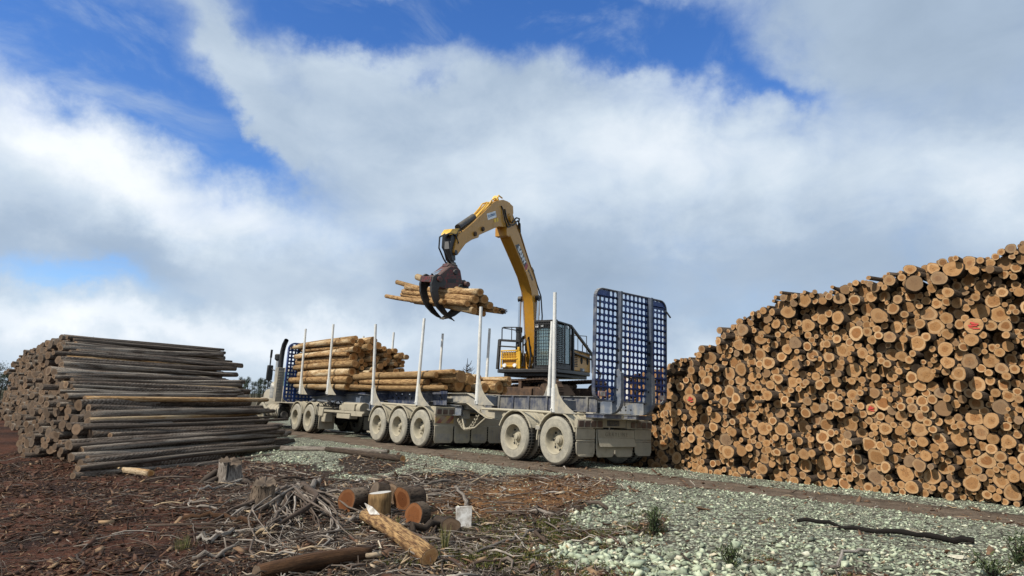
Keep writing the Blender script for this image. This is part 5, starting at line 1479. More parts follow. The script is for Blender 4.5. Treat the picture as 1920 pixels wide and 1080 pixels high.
# ------------------------------------------------------------------ excavator with log grapple
EH = Vector((-0.43921, -0.89838, 0)); ES = Vector((0.89838, -0.43921, 0)); EZ = 1.15
E0 = Vector((1.2, 27.0, 0))
def excavator():
    m = Matrix.Identity(4)
    for i in range(3): m[i][0] = EH[i]; m[i][1] = ES[i]; m[i][2] = (0, 0, 1)[i]; m[i][3] = (E0.x, E0.y, EZ)[i]
    root = empty('excavator', m)
    tag(root, 'yellow tracked log loader with caged black cab holding logs above the trailers', 'excavator')
    f = lambda a, b, z: (a, b, z - EZ)
    mk = lambda: MB(f)
    # undercarriage lies along the road
    tu = Vector((TU.dot(EH), TU.dot(ES), 0)); tv = Vector((TVh.dot(EH), TVh.dot(ES), 0))
    def fu(t, s, z):
        p = tu * t + tv * s; return (p.x, p.y, z)
    mku = lambda: MB(fu)
    c = mku(); c.box((-1.0, -0.95, 0.32), (1.0, 0.95, 0.75)); c.prism([(-1.6, 0.35), (1.6, 0.35), (1.1, 0.80), (-1.1, 0.80)], 1, -0.55, 0.55); c.build('carbody', MT['rust'], root, 0.03)
    for s in (-1.28, 1.28):
        fr = mku()
        fr.prism([(-1.9, 0.22), (1.9, 0.22), (1.9, 0.50), (1.5, 0.66), (-1.5, 0.66), (-1.9, 0.50)], 1, s - 0.20, s + 0.20)
        for t in (-1.3, -0.65, 0.0, 0.65, 1.3): fr.tube([(t, s - 0.24, 0.20), (t, s + 0.24, 0.20)], 0.13, 14)
        for t in (-0.6, 0.6): fr.tube([(t, s - 0.2, 0.74), (t, s + 0.2, 0.74)], 0.09, 12); fr.box((t - 0.09, s - 0.29, 0.5), (t + 0.09, s - 0.21, 0.9))
        for t in (-0.95, 0.95): fr.box((t - 0.35, s - 0.30, 0.28), (t + 0.35, s - 0.205, 0.60))
        for t in (-1.95, 1.95): fr.lathe([(0.02, -0.2), (0.36, -0.18), (0.40, -0.08), (0.40, 0.08), (0.36, 0.18), (0.02, 0.2)], (t, s, 0.47), 1, 22)
        fr.build('track_frame', MT['rust'], root, 0.015)
        tr = mku(); path = []
        r = 0.46; n = 60; st = 2 * 3.9 + 2 * math.pi * r
        def at_path(d):
            d %= st
            if d < 3.9: return Vector((-1.95 + d, 0.945 - 0.035 * math.sin(math.pi * d / 3.9) ** 2)), Vector((1, 0))
            d -= 3.9
            if d < math.pi * r: a = math.pi / 2 - d / r; return Vector((1.95 + r * math.cos(a), 0.475 + r * math.sin(a))), Vector((math.sin(a), -math.cos(a)))
            d -= math.pi * r
            if d < 3.9: return Vector((1.95 - d, 0.01)), Vector((-1, 0))
            d -= 3.9
            a = -math.pi / 2 - d / r; return Vector((-1.95 + r * math.cos(a), 0.475 + r * math.sin(a))), Vector((math.sin(a), -math.cos(a)))
        for k in range(n):
            p, d = at_path(k * st / n); nn = Vector((-d.y, d.x)); h = st / n * 0.47
            q = [p - d * h - nn * 0.02, p + d * h - nn * 0.02, p + d * h + nn * 0.015, p + d * 0.02 + nn * 0.015, p + d * 0.015 + nn * 0.05, p - d * 0.015 + nn * 0.05, p - d * 0.02 + nn * 0.015, p - d * h + nn * 0.015]
            tr.prism([(w.x, w.y) for w in q], 1, s - 0.32, s + 0.32)
            q = [p - d * h * 0.9 - nn * 0.10, p + d * h * 0.9 - nn * 0.10, p + d * h * 0.9 - nn * 0.021, p - d * h * 0.9 - nn * 0.021]
            for e in (-0.12, 0.12): tr.prism([(w.x, w.y) for w in q], 1, s + e - 0.03, s + e + 0.03)
        tr.build('track', MT['rust'], root)
    c = mk(); c.lathe([(0.02, 1.88), (0.62, 1.88), (0.68, 1.95), (0.68, 2.10), (0.60, 2.12), (0.60, 2.26), (0.02, 2.26)], (0, 0.05, 0), 2, 32); c.build('slew_ring', MT['black'], root)
    # deck
    c = mk()
    c.prism([(-2.75, -1.25), (-2.2, -1.32), (1.35, -1.26), (1.62, -1.05), (1.62, 1.10), (1.5, 1.38), (-2.1, 1.42), (-2.75, 1.2)], 2, 2.36, 2.50)
    c.prism([(-2.5, -1.05), (1.2, -1.05), (1.4, -0.8), (1.4, 0.95), (1.2, 1.2), (-2.5, 1.15)], 2, 2.22, 2.36)
    c.build('deck', MT['black'], root, 0.02)
    # counterweight and engine housing
    c = mk(); c.prism([(-2.70, 2.51), (-0.55, 2.51), (-0.55, 3.12), (-1.1, 3.38), (-2.55, 3.38), (-2.70, 3.2)], 1, -1.12, 1.26); eh = c.build('engine_housing', MT['yellow'], root, 0.05, seg=2)
    c = mk()
    for k in range(7): c.box((-1.0 - 0.0, 1.262, 2.70 + 0.07 * k), (-0.66, 1.272, 2.735 + 0.07 * k))
    for a in (-1.5, -2.25): c.lathe([(0.002, 1.268), (0.14, 1.268), (0.15, 1.262)], (a, 0, 2.98), 1, 18)
    c.build('vent', MT['hole'], eh)
    c = mk(); c.box((-1.85, 1.263, 2.53), (-1.33, 1.270, 2.66)); sg = c.build('model_badge', MT['decal_k'], eh)
    mtx = frame_m(Vector(f(-1.72, 1.2715, 2.595)), (-1, 0, 0), (0, 0, 1)); text_part('badge_lettering', '305', 0.15, MT['decal_w'], sg, mtx, 0.001, 1.0, 0.003)
    # cab
    a0, a1, b0, b1, z0, z1 = 0.02, 1.52, 0.40, 1.36, 2.51, 4.33
    fr = mk(); t = 0.09
    for (a, b) in ((a1 - .045, b0 + .045), (a1 - .045, b1 - .045), (a0 + .05, b0 + .045), (a0 + .05, b1 - .045)): fr.box((a - t / 2, b - t / 2, z0), (a + t / 2, b + t / 2, z1))
    fr.box((a0, b0, z1 - 0.03), (a1 + 0.02, b1, z1 + 0.03)); fr.box((a1 - 0.10, b0, z1 + 0.03), (a1 + 0.02, b1, z1 + 0.06))
    fr.box((a1 - 0.085, b0, z0), (a1 - 0.005, b1, z0 + 0.14)); fr.box((a0, b1 - 0.085, z0), (a1 - .09, b1 - 0.005, z0 + 0.20))
    fr.box((a1 - 0.085, b0, z1 - 0.26), (a1 - 0.02, b1, z1 - 0.03)); fr.box((0.62, b1 - 0.08, z0), (0.70, b1 - 0.01, z1))
    cab = fr.build('cab', MT['black'], root, 0.012)
    c = mk(); c.box((a0 + .03, b0 + .03, z0 + .02), (a0 + .06, b1 - .03, z1 - .04)); c.box((a0, b0 + .02, z0), (a1 - .1, b0 + .04, 3.1)); c.box((0.35, 0.6, 2.55), (0.85, 1.1, 3.0)); c.box((0.30, 0.62, 3.0), (0.42, 1.08, 3.75)); c.build('seat', MT['black'], cab, 0.03)
    c = mk(); c.box((a1 - 0.07, b0 + .05, z0 + .14), (a1 - 0.06, b1 - .05, z1 - .26)); c.build('windscreen', MT['glass'], cab)
    c = mk(); c.box((0.08, b1 - 0.035, 2.75), (0.62, b1 - 0.028, z1 - 0.1)); c.box((0.70, b1 - 0.035, 2.75), (1.42, b1 - 0.028, z1 - 0.1)); c.build('side_window', MT['glass'], cab)
    g = mk()
    for k in range(13): b = b0 + 0.05 + (b1 - b0 - 0.10) * k / 12; g.box((a1 + 0.015, b - 0.009, z0 + 0.12), (a1 + 0.035, b + 0.009, z1 - 0.03))
    for k in range(7): z = z0 + 0.22 + 0.25 * k; g.box((a1 + 0.0360, b0 + 0.01, z - 0.011), (a1 + 0.054, b1 - 0.01, z + 0.011))
    g.build('window_grille', MT['black'], cab)
    g = mk()
    for k in range(20): z = 2.74 + 0.072 * k; g.box((0.74, b1 + 0.002, z - 0.014), (1.42, b1 + 0.022, z + 0.014))
    for a in (0.72, 1.06, 1.43): g.box((a - 0.014, b1 + 0.0235, 2.62), (a + 0.014, b1 + 0.037, 4.25))
    g.build('side_grille', MT['black'], cab)
    for (b, z) in ((0.52, 4.17), (0.74, 4.17), (1.2, 4.17)):
        c = mk(); c.lathe([(0.002, a1 + 0.012), (0.075 if b < 0.6 else 0.05, a1 + 0.012), (0.085 if b < 0.6 else 0.055, a1 - 0.04)], (0, b, z), 0, 16); c.build('work_lamp', MT['lamp'], cab)
    c = mk(); c.lathe([(0.002, b1 + 0.02), (0.05, b1 + 0.02), (0.055, b1 - 0.03)], (0.35, 0, 4.20), 1, 14); c.build('work_lamp', MT['lamp'], cab)
    # cage behind the cab, handrails
    c = mk()
    c.bar((0.0, 1.34, 4.30), (-2.62, 1.36, 3.30), 0.10, 0.10); c.bar((-2.62, 1.36, 3.33), (-2.66, 1.36, 2.5), 0.09, 0.09); c.bar((-0.25, 1.34, 4.2), (-0.25, 1.34, 2.5), 0.11, 0.11)
    c.bar((-0.3, 1.35, 3.36), (-2.6, 1.37, 3.30), 0.05, 0.05); c.bar((-0.3, 1.35, 3.22), (-2.6, 1.37, 3.08), 0.13, 0.05)
    c.bar((0.0, 0.36, 4.30), (-2.62, -0.2, 3.30), 0.08, 0.08); c.bar((-2.62, 1.36, 3.30), (-2.62, -1.2, 3.30), 0.08, 0.08)
    c.build('guard_frame', MT['black'], root, 0.008)
    c = mk()
    c.tube([(-1.4, 1.34, 3.32), (-1.4, 1.34, 3.62), (-1.5, 1.34, 3.70), (-2.05, 1.34, 3.66), (-2.1, 1.34, 3.3)], 0.022, 7)
    c.tube([(-1.2, 0.9, 3.38), (-1.2, 0.9, 4.05), (-2.6, 1.1, 4.12), (-2.6, 1.1, 3.35)], 0.02, 7); c.tube([(-1.9, 0.95, 3.4), (-1.9, 0.95, 4.06)], 0.016, 6)
    c.build('handrail', MT['black'], root)
    # left side: guarded tank, tool box with lamps
    c = mk()
    c.bar((1.52, -1.17, 2.50), (1.40, -1.16, 3.68), 0.11, 0.11); c.bar((1.40, -1.16, 3.66), (-0.6, -1.20, 3.78), 0.09, 0.09); c.bar((1.40, -1.16, 3.66), (1.30, -0.30, 3.60), 0.09, 0.09)
    c.bar((1.43, -1.16, 3.42), (1.33, -0.30, 3.36), 0.16, 0.05); c.bar((1.33, -0.42, 3.4), (0.6, -0.25, 4.05), 0.08, 0.08); c.bar((1.30, -0.30, 2.5), (1.30, -0.30, 3.6), 0.07, 0.07); c.bar((-0.6, -1.2, 2.5), (-0.6, -1.2, 3.78), 0.09, 0.09)
    c.build('guard_frame', MT['black'], root, 0.01)
    c = mk(); c.tube([(1.36, -1.08, 3.68), (1.36, -1.08, 4.12), (1.34, -1.02, 4.18), (1.28, -0.30, 4.16), (1.28, -0.30, 3.6)], 0.024, 7); c.tube([(1.34, -0.66, 3.66), (1.34, -0.66, 4.17)], 0.02, 6); c.tube([(1.36, -1.08, 4.16), (-0.4, -1.1, 4.2), (-0.4, -1.1, 3.75)], 0.022, 7); c.build('handrail', MT['black'], root)
    c = mk(); c.box((0.55, -1.02, 2.51), (1.42, -0.36, 3.18)); c.build('tool_box', MT['yellow'], root, 0.04, seg=2)
    g = mk()
    for z in (2.62, 2.90, 3.22): g.bar((1.50, -1.04, z), (1.50, -0.30, z + 0.01), 0.05, 0.05)
    for b in (-1.02, -0.31): g.bar((1.50, b, 2.53), (1.46, b, 3.25), 0.05, 0.05)
    for k in range(6): g.bar((1.50, -0.92 + 0.11 * k, 2.93), (1.48, -0.92 + 0.11 * k, 3.2), 0.02, 0.02)
    for z in (3.0, 3.1): g.bar((1.50, -1.02, z), (1.50, -0.33, z), 0.018, 0.018)
    g.box((1.36, -0.36, 2.52), (1.50, -0.20, 3.20)); g.tube([(1.45, -0.28, 3.2), (1.45, -0.28, 3.36)], 0.06, 8)
    tb = g.build('box_guard', MT['yellow_clean'], root, 0.006)
    for b in (-0.86, -0.42):
        c = mk(); c.lathe([(0.002, 1.56), (0.07, 1.56), (0.085, 1.50)], (0, b, 2.64), 0, 16); c.build('work_lamp', MT['lamp'], tb)
    # boom
    BP = [(3.78, 7.86), (3.60, 7.46), (2.50, 6.58), (1.85, 6.05), (1.45, 5.58), (1.27, 5.15), (1.15, 4.45), (0.98, 3.2), (0.85, 2.60), (0.60, 2.45), (0.38, 2.60), (0.45, 3.2), (0.60, 4.48), (0.62, 5.30), (0.80, 5.72), (1.05, 6.05), (1.80, 6.77), (2.60, 7.62), (3.20, 8.16), (3.48, 8.22)]
    c = mk(); c.prism(BP, 1, -0.20, 0.22); boom = c.build('boom', MT['yellow'], root, 0.012)
    # plate edges on the boom's flanks
    c = mk()
    for b in (-0.215, 0.221): c.strip([(3.62, 7.52), (2.50, 6.63), (1.85, 6.10), (1.47, 5.62), (1.29, 5.15), (1.17, 4.45), (1.0, 3.2)], 1, b, b + 0.014, 0.035)
    c.lathe([(0.002, 0.30), (0.13, 0.30), (0.14, 0.221)], (3.44, 0, 8.0), 1, 16); c.lathe([(0.002, 0.24), (0.15, 0.24), (0.16, 0.221)], (1.0, 0, 5.34), 1, 16)
    c.box((3.5, -0.24, 7.30), (3.75, 0.24, 7.62))
    c.build('boom_edge', MT['yellow'], boom, 0.004)
    dn = Vector((-0.785, 0, -0.62)).normalized(); upv = Vector((-0.62, 0, 0.785)).normalized()
    def flank(a, z, b=0.2235): return Vector(f(a, b, z))
    cen = Vector((2.36, 0, 6.80))
    def on_boom(s, t, b): q = cen + dn * s + upv * t; return (q.x, b, q.z)
    c = mk(); vs = [on_boom(s, t, b) for b in (0.2215, 0.2245) for s, t in ((-0.66, -0.15), (0.44, -0.15), (0.44, 0.15), (-0.50, 0.15))]
    c.add(vs, [(3, 2, 1, 0), (4, 5, 6, 7), (0, 1, 5, 4), (1, 2, 6, 5), (2, 3, 7, 6), (3, 0, 4, 7)])
    dk = c.build('name_decal', MT['decal_k'], boom)
    c = mk(); vs = [on_boom(s, t, b) for b in (0.2215, 0.2245) for s, t in ((0.45, -0.15), (0.62, -0.15), (0.62, 0.15), (0.45, 0.15))]
    c.add(vs, [(3, 2, 1, 0), (4, 5, 6, 7), (0, 1, 5, 4), (1, 2, 6, 5), (2, 3, 7, 6), (3, 0, 4, 7)]); c.build('red_stripe', MT['decal_r'], boom)
    text_part('boom_lettering', 'SANY', 0.30, MT['decal_w'], dk, frame_m(Vector(f(*on_boom(-0.02, 0.0, 0.2255))), dn, upv), 0.001, 1.12, 0.012)
    text_part('model_lettering', 'SY305F', 0.17, MT['decal_k'], boom, frame_m(Vector(f(*on_boom(1.03, 0.03, 0.2235))), dn, upv), 0.001, 1.1, 0.006)
    # lift cylinders
    for b in (-0.46, 0.31):
        c = mk(); c.tube([(1.15, b, 2.60), (1.08, b, 4.05)], 0.115 if b < 0 else 0.09, 16); c.tube([(1.08, b, 3.98), (1.08, b, 4.18)], 0.135 if b < 0 else 0.10, 16); c.tube([(1.15, b - 0.1, 2.62), (1.15, b + 0.1, 2.62)], 0.13, 12); cy = c.build('lift_cylinder', MT['black'], root, 0, 40)
        c = mk(); c.tube([(1.08, b, 4.15), (1.0, b, 5.30)], 0.06, 14); c.build('cylinder_rod', MT['chrome'], cy)
        c = mk(); c.tube([(1.0, b - 0.07, 5.34), (1.0, b + 0.07, 5.34)], 0.12, 14); c.build('rod_eye', MT['black'], cy)
    c = mk(); c.tube([(1.0, -0.52, 5.34), (1.0, 0.40, 5.34)], 0.05, 12); c.build('boom_pin', MT['black'], boom)
    # stick cylinder over the boom
    c = mk(); c.tube([(1.15, 0.0, 6.42), (2.42, 0.0, 7.92)], 0.115, 16); c.tube([(2.36, 0, 7.85), (2.47, 0, 7.98)], 0.135, 16); sc = c.build('stick_cylinder', MT['black'], root, 0, 40)
    c = mk(); c.tube([(2.45, 0, 7.95), (3.12, 0, 8.52)], 0.06, 14); c.build('cylinder_rod', MT['steel_blue'], sc)
    c = mk(); c.prism([(0.95, 5.95), (1.45, 6.45), (1.2, 6.6), (1.0, 6.5)], 1, -0.14, 0.14); c.prism([(2.2, 7.25), (2.5, 7.6), (2.4, 7.75), (2.2, 7.5)], 1, -0.16, 0.16); c.build('cylinder_bracket', MT['black'], boom, 0.01)
    # pipes and hoses along the boom
    c = mk()
    for b in (-0.14, 0.14, 0.19): c.tube([(0.56, b, 4.7), (0.58, b, 5.35), (0.98, b, 6.10), (1.72, b, 6.86), (2.52, b, 7.72), (2.95, b, 8.08)], 0.022, 6)
    c.build('boom_pipe', MT['yellow'], boom)
    c = mk(); c.tube([(2.5, 0.2, 7.72), (2.75, 0.30, 7.98), (3.05, 0.34, 8.02), (3.35, 0.30, 7.78), (3.62, 0.27, 7.75), (3.78, 0.22, 8.0), (3.86, 0.20, 8.28)], 0.030, 7); c.build('hydraulic_hose', MT['hose'], root)
    c = mk(); c.tube([(2.6, 0.14, 7.76), (2.9, 0.34, 8.15), (3.2, 0.36, 8.10), (3.45, 0.30, 7.86)], 0.030, 7); c.build('hydraulic_hose', MT['hose'], root)
    c = mk(); c.tube([(3.5, 0.26, 7.7), (3.72, 0.25, 7.62), (3.92, 0.24, 7.85), (4.02, 0.215, 8.2), (4.15, 0.20, 8.32)], 0.026, 7); c.build('hydraulic_hose', MT['hose'], root)
    c = mk(); c.tube([(1.0, 0.1, 6.45), (0.75, 0.16, 5.95), (0.42, 0.2, 5.5), (0.32, 0.22, 4.7), (0.36, 0.22, 4.3), (0.5, 0.2, 4.1)], 0.028, 7); c.build('hydraulic_hose', MT['hose'], root)
    c = mk(); c.tube([(0.6, 0.1, 4.7), (0.48, 0.05, 4.3), (0.55, 0.0, 3.9)], 0.028, 7); c.build('hydraulic_hose', MT['hose'], root)
    c = mk(); c.tube([(1.3, -0.25, 3.0), (1.5, -0.2, 3.6), (1.35, -0.15, 3.8), (1.25, -0.2, 3.2), (1.4, -0.15, 2.6)], 0.035, 7); c.build('hydraulic_hose', MT['hose'], root)
    c = mk(); c.tube([(1.45, 0.05, 3.2), (1.6, 0.08, 3.5), (1.5, 0.16, 3.75), (1.35, 0.2, 3.0), (1.5, 0.2, 2.55)], 0.035, 7); c.build('hydraulic_hose', MT['hose'], root)
    c = mk(); c.tube([(1.5, 0.0, 2.6), (1.62, 0.02, 3.0), (1.5, -0.1, 3.4), (1.2, -0.1, 3.5)], 0.035, 7); c.build('hydraulic_hose', MT['hose'], root)
    # stick
    SP = [(3.95, 8.62), (3.55, 8.66), (3.12, 8.60), (3.08, 8.34), (3.30, 7.82), (3.55, 7.66), (4.33, 7.50), (5.71, 6.86), (5.76, 6.76), (6.21, 6.58), (6.60, 6.36), (6.86, 6.12), (7.10, 5.88), (7.26, 5.84), (7.34, 5.95), (7.26, 6.22), (7.08, 6.56), (6.12, 7.22), (4.75, 8.28), (4.55, 8.40)]
    c = mk(); c.prism(SP, 1, -0.18, 0.18); st = c.build('stick', MT['yellow'], root, 0.012)
    c = mk(); c.prism([(5.85, 7.40), (5.75, 7.52), (5.2, 7.92), (4.6, 8.36), (4.35, 8.46), (4.35, 8.38), (4.75, 8.30), (5.8, 7.46)], 1, -0.13, 0.13)
    c.tube([(5.85, 0.1, 7.45), (5.3, 0.1, 7.93), (5.05, 0.1, 8.18), (4.7, 0.1, 8.34)], 0.03, 6); c.tube([(5.85, -0.1, 7.45), (5.3, -0.1, 7.93), (5.05, -0.1, 8.18), (4.7, -0.1, 8.34)], 0.03, 6)
    c.tube([(4.95, 0.12, 8.12), (4.9, 0.16, 8.3), (4.6, 0.16, 8.5), (4.4, 0.1, 8.5)], 0.026, 6); c.tube([(4.3, 0.1, 8.5), (4.2, 0.1, 8.72), (3.9, 0.1, 8.7)], 0.03, 6)
    c.build('hose_guard', MT['yellow_clean'], st, 0.006)
    c = mk(); c.tube([(4.30, 0.0, 8.62), (4.15, 0.0, 8.55)], 0.10, 10); c.tube([(3.25, 0.0, 8.62), (3.15, 0.03, 8.75), (3.02, 0.03, 8.66)], 0.014, 5); c.build('lifting_eye', MT['yellow_clean'], st)
    for (a, z) in ((5.52, 7.12), (6.05, 6.82)):
        c = mk(); c.lathe([(0.002, 0.24), (0.075, 0.24), (0.085, 0.18)], (a, 0, z), 1, 14); c.build('pin_boss', MT['rust'], st)
    c = mk(); c.tube([(6.85, 0, 6.86), (5.85, 0, 7.48)], 0.115, 14); c.build('bucket_cylinder', MT['black'], st)
    sx = Vector((-0.83, 0, 0.55)).normalized(); su = Vector((0.55, 0, 0.83)).normalized()
    def on_stick(c0, s, t, b): q = Vector(c0) + sx * s + su * t; return (q.x, b, q.z)
    c0 = (4.78, 0, 7.80)
    sxd = Vector((-0.92, 0, 0.39)).normalized(); sud = Vector((0.39, 0, 0.92)).normalized()
    def deca(c0, w, h, mat, name):
        c = mk(); vs = []
        for b in (0.1815, 0.184):
            for s, t in ((-w / 2, -h / 2), (w / 2, -h / 2), (w / 2, h / 2), (-w / 2, h / 2)): q = Vector(c0) + sxd * s + sud * t; vs.append((q.x, b, q.z))
        c.add(vs, [(3, 2, 1, 0), (4, 5, 6, 7), (0, 1, 5, 4), (1, 2, 6, 5), (2, 3, 7, 6), (3, 0, 4, 7)]); return c.build(name, mat, st)
    d1 = deca((4.85, 0, 7.78), 0.72, 0.23, MT['decal_w'], 'name_decal'); text_part('decal_lettering', 'EQUIPMENT', 0.135, MT['decal_b'], d1, frame_m(Vector(f(4.85, 0.185, 7.78)), sxd, sud), 0.001, 0.86, 0.004)
    deca((4.58, 0, 7.66), 0.13, 0.13, MT['decal_y'], 'warning_decal'); deca((4.40, 0, 7.735), 0.13, 0.13, MT['decal_y'], 'warning_decal')
    # link and rotator
    c = mk(); c.prism([(7.05, 6.60), (7.62, 6.42), (7.60, 6.50), (7.45, 6.66), (7.0, 6.78)], 1, -0.16, 0.16); c.build('link_cover', MT['yellow_clean'], st, 0.01)
    c = mk(); c.prism([(7.42, 6.50), (7.22, 6.46), (7.16, 5.92), (7.12, 5.70), (7.34, 5.66), (7.52, 6.0)], 1, -0.12, 0.12); c.tube([(7.22, -0.2, 5.93), (7.22, 0.2, 5.93)], 0.09, 12); c.build('link', MT['black'], root, 0.01)
    c = mk(); c.tube([(7.25, 0, 5.74), (7.22, 0, 5.58)], 0.12, 14); c.lathe([(0.02, 5.40), (0.20, 5.42), (0.21, 5.52), (0.17, 5.56), (0.15, 5.62), (0.02, 5.64)], (7.20, 0, 0), 2, 20); c.build('rotator', MT['black'], root)
    c = mk()
    for b, k in ((0.10, 0.0), (-0.02, 0.08), (0.14, 0.14)): c.tube([(7.15, b, 6.52), (7.55, b, 6.50), (7.82 + k, b, 6.30), (7.84 + k, b, 5.95), (7.62, b, 5.66), (7.38, b, 5.50)], 0.026, 7)
    for b in (-0.08, 0.06, 0.15): c.tube([(6.85, b, 6.72), (7.05, b, 6.72), (7.2, b, 6.5), (7.1, b + .05, 6.25)], 0.022, 6)
    c.build('rotator_hose', MT['hose'], root)
    # grapple: drawn in the plane across the logs (v, w), thickness along the load
    Lc = Vector((-0.4212, -0.907, 0))
    m_inv = m.inverted()
    gu = 6.5
    def fg(du, v, w):
        # the load points up a little towards its far end
        p = m_inv @ tp(gu + du, v, w + du * 0.15); return (p.x, p.y, p.z)
    mkg = lambda: MB(fg)
    body = mkg()
    body.prism([(1.18, 5.50), (1.42, 5.52), (1.56, 5.40), (1.70, 4.90), (1.62, 4.74), (0.86, 4.72), (0.66, 4.92), (0.62, 5.00)], 0, -0.26, 0.26)
    body.prism([(1.10, 5.44), (1.44, 5.50), (1.40, 5.58), (1.14, 5.56)], 0, -0.17, 0.17)
    gb = body.build('grapple_body', MT['red'], root, 0.025)
    c = mkg(); c.prism([(1.08, 5.06), (1.40, 5.10), (1.41, 4.98), (1.09, 4.94)], 0, -0.266, -0.262); c.build('pin_plate', MT['black'], gb)
    for r_, v_, w_ in ((0.07, 1.36, 5.32), (0.10, 0.92, 4.90), (0.10, 1.60, 4.86)):
        c = mkg(); c.lathe([(0.002, -0.29), (r_, -0.29), (r_ + 0.02, -0.26)], (0, v_, w_), 0, 16); c.build('pin_cap', MT['black'], gb)
    def tine(du, th, mirror):
        c = mkg(); mv = (lambda v: 2 * 1.24 - v) if mirror else (lambda v: v)
        outer = [(0.80, 5.10), (0.64, 5.14), (0.50, 5.04), (0.455, 4.80), (0.48, 4.55), (0.58, 4.32), (0.74, 4.10), (0.95, 3.94), (1.16, 3.84), (1.36, 3.80)]
        inner = [(1.48, 3.72), (1.20, 3.76 + 0.02), (1.06, 4.04), (0.90, 4.21), (0.77, 4.41), (0.70, 4.60), (0.69, 4.74), (0.90, 4.78), (0.98, 4.94)]
        inner[0] = (1.38, 3.78); inner[1] = (1.20, 3.92)
        P = [(mv(v), w) for v, w in outer]; Q = [(mv(v), w) for v, w in reversed(inner)]
        n = len(outer)
        # quads between matched outer and inner stations
        for i in range(n - 1):
            t0, t1 = i / (n - 1), (i + 1) / (n - 1)
            def inn(t):
                x = t * (len(Q) - 1); k = min(int(x), len(Q) - 2); fr_ = x - k
                return (Q[k][0] + (Q[k + 1][0] - Q[k][0]) * fr_, Q[k][1] + (Q[k + 1][1] - Q[k][1]) * fr_)
            c.prism([P[i], P[i + 1], inn(t1), inn(t0)], 0, du - th / 2, du + th / 2)
        return c.build('grapple_tine', MT['black'], root, 0)
    tine(0.32, 0.10, False); tine(-0.32, 0.10, False); tine(0.0, 0.22, True)
    c = mkg(); c.box((-0.30, 0.46, 4.86), (0.30, 0.56, 5.04)); c.tube([(-0.42, 0.72, 5.0), (0.42, 0.72, 5.0)], 0.085, 14); c.tube([(-0.42, 1.76, 5.0), (0.42, 1.76, 5.0)], 0.085, 14); c.build('tine_crossbar', MT['red'], root, 0.01)
    c = mkg(); c.tube([(0.0, 0.70, 5.10), (0.0, 1.05, 5.30)], 0.075, 12); c.tube([(0.0, 1.05, 5.30), (0, 1.2, 5.38)], 0.05, 10); c.build('grapple_cylinder', MT['chrome'], root)
excavator()

# ------------------------------------------------------------------ foreground things
def branch(name, pts, rad, mat, label, cat, group=None, n=8, rnd=0.6, wob=0.02, seed=0):
    """a crooked stick or pole with bark on it, given by ground points"""
    rng = np.random.default_rng(seed + 100)
    P = [Vector(p) for p in pts]; Q = []
    for i in range(len(P) - 1):
        for k in range(5):
            t = k / 5; Q.append(P[i].lerp(P[i + 1], t) + (Vector(rng.normal(0, wob, 3)) if (i or k) else Vector((0, 0, 0))))
    Q.append(P[-1])
    rr = [rad[0] + (rad[1] - rad[0]) * i / (len(Q) - 1) for i in range(len(Q))]
    rr = [r * rng.uniform(0.88, 1.1) for r in rr]
    base = Q[0].copy()
    mb = MB(); mb.tube([q - base for q in Q], rr, n)
    o = mb.build(name, mat, None, 0, 50)
    o.location = base
    me = o.data; k = len(me.polygons)
    for nm, val in (('rnd', rnd), ('rnd2', rng.uniform()), ('grey', 0.4)):
        a = me.attributes.new(nm, 'FLOAT', 'FACE'); a.data.foreach_set('value', [val] * k)
    nq = len(Q); uv = []
    acc = [0.0]
    for i in range(1, nq): acc.append(acc[-1] + (Q[i] - Q[i - 1]).length)
    for i in range(nq - 1):
        for j in range(n):
            uv.append({i * n + j: (j / n, acc[i]), i * n + (j + 1) % n: ((j + 1) / n, acc[i]), (i + 1) * n + (j + 1) % n: ((j + 1) / n, acc[i + 1]), (i + 1) * n + j: (j / n, acc[i + 1])})
    ul = me.uv_layers.new(name='UVMap')
    for fi, p in enumerate(me.polygons):
        for li in p.loop_indices:
            vi = me.loops[li].vertex_index
            ul.data[li].uv = uv[fi].get(vi, (0, 0)) if fi < len(uv) else (0.3, 0.3)
    tag(o, label, cat, group)
    return o
def ground_log(name, a, b, ra, rb, mats, label, cat='log', group=None, seed=1, grey=0.3, lift=0.7, seg=18, rough=0.06, bend=0.05, knob=0.0, r1=None):
    """a log lying on the soil from point a to point b"""
    rng = np.random.default_rng(seed)
    p = Vector((a[0], a[1], a[2] + ra * lift)); q = Vector((b[0], b[1], b[2] + rb * lift))
    o = log_obj(name, log_geo((q - p).length, ra, rb, rng, seg, 10, bend, rough, knob), rng, mats, r1, None, grey)
    o.matrix_world = pose(p, q - p, rng.uniform(0, 6.28))
    tag(o, label, cat, group)
    return o
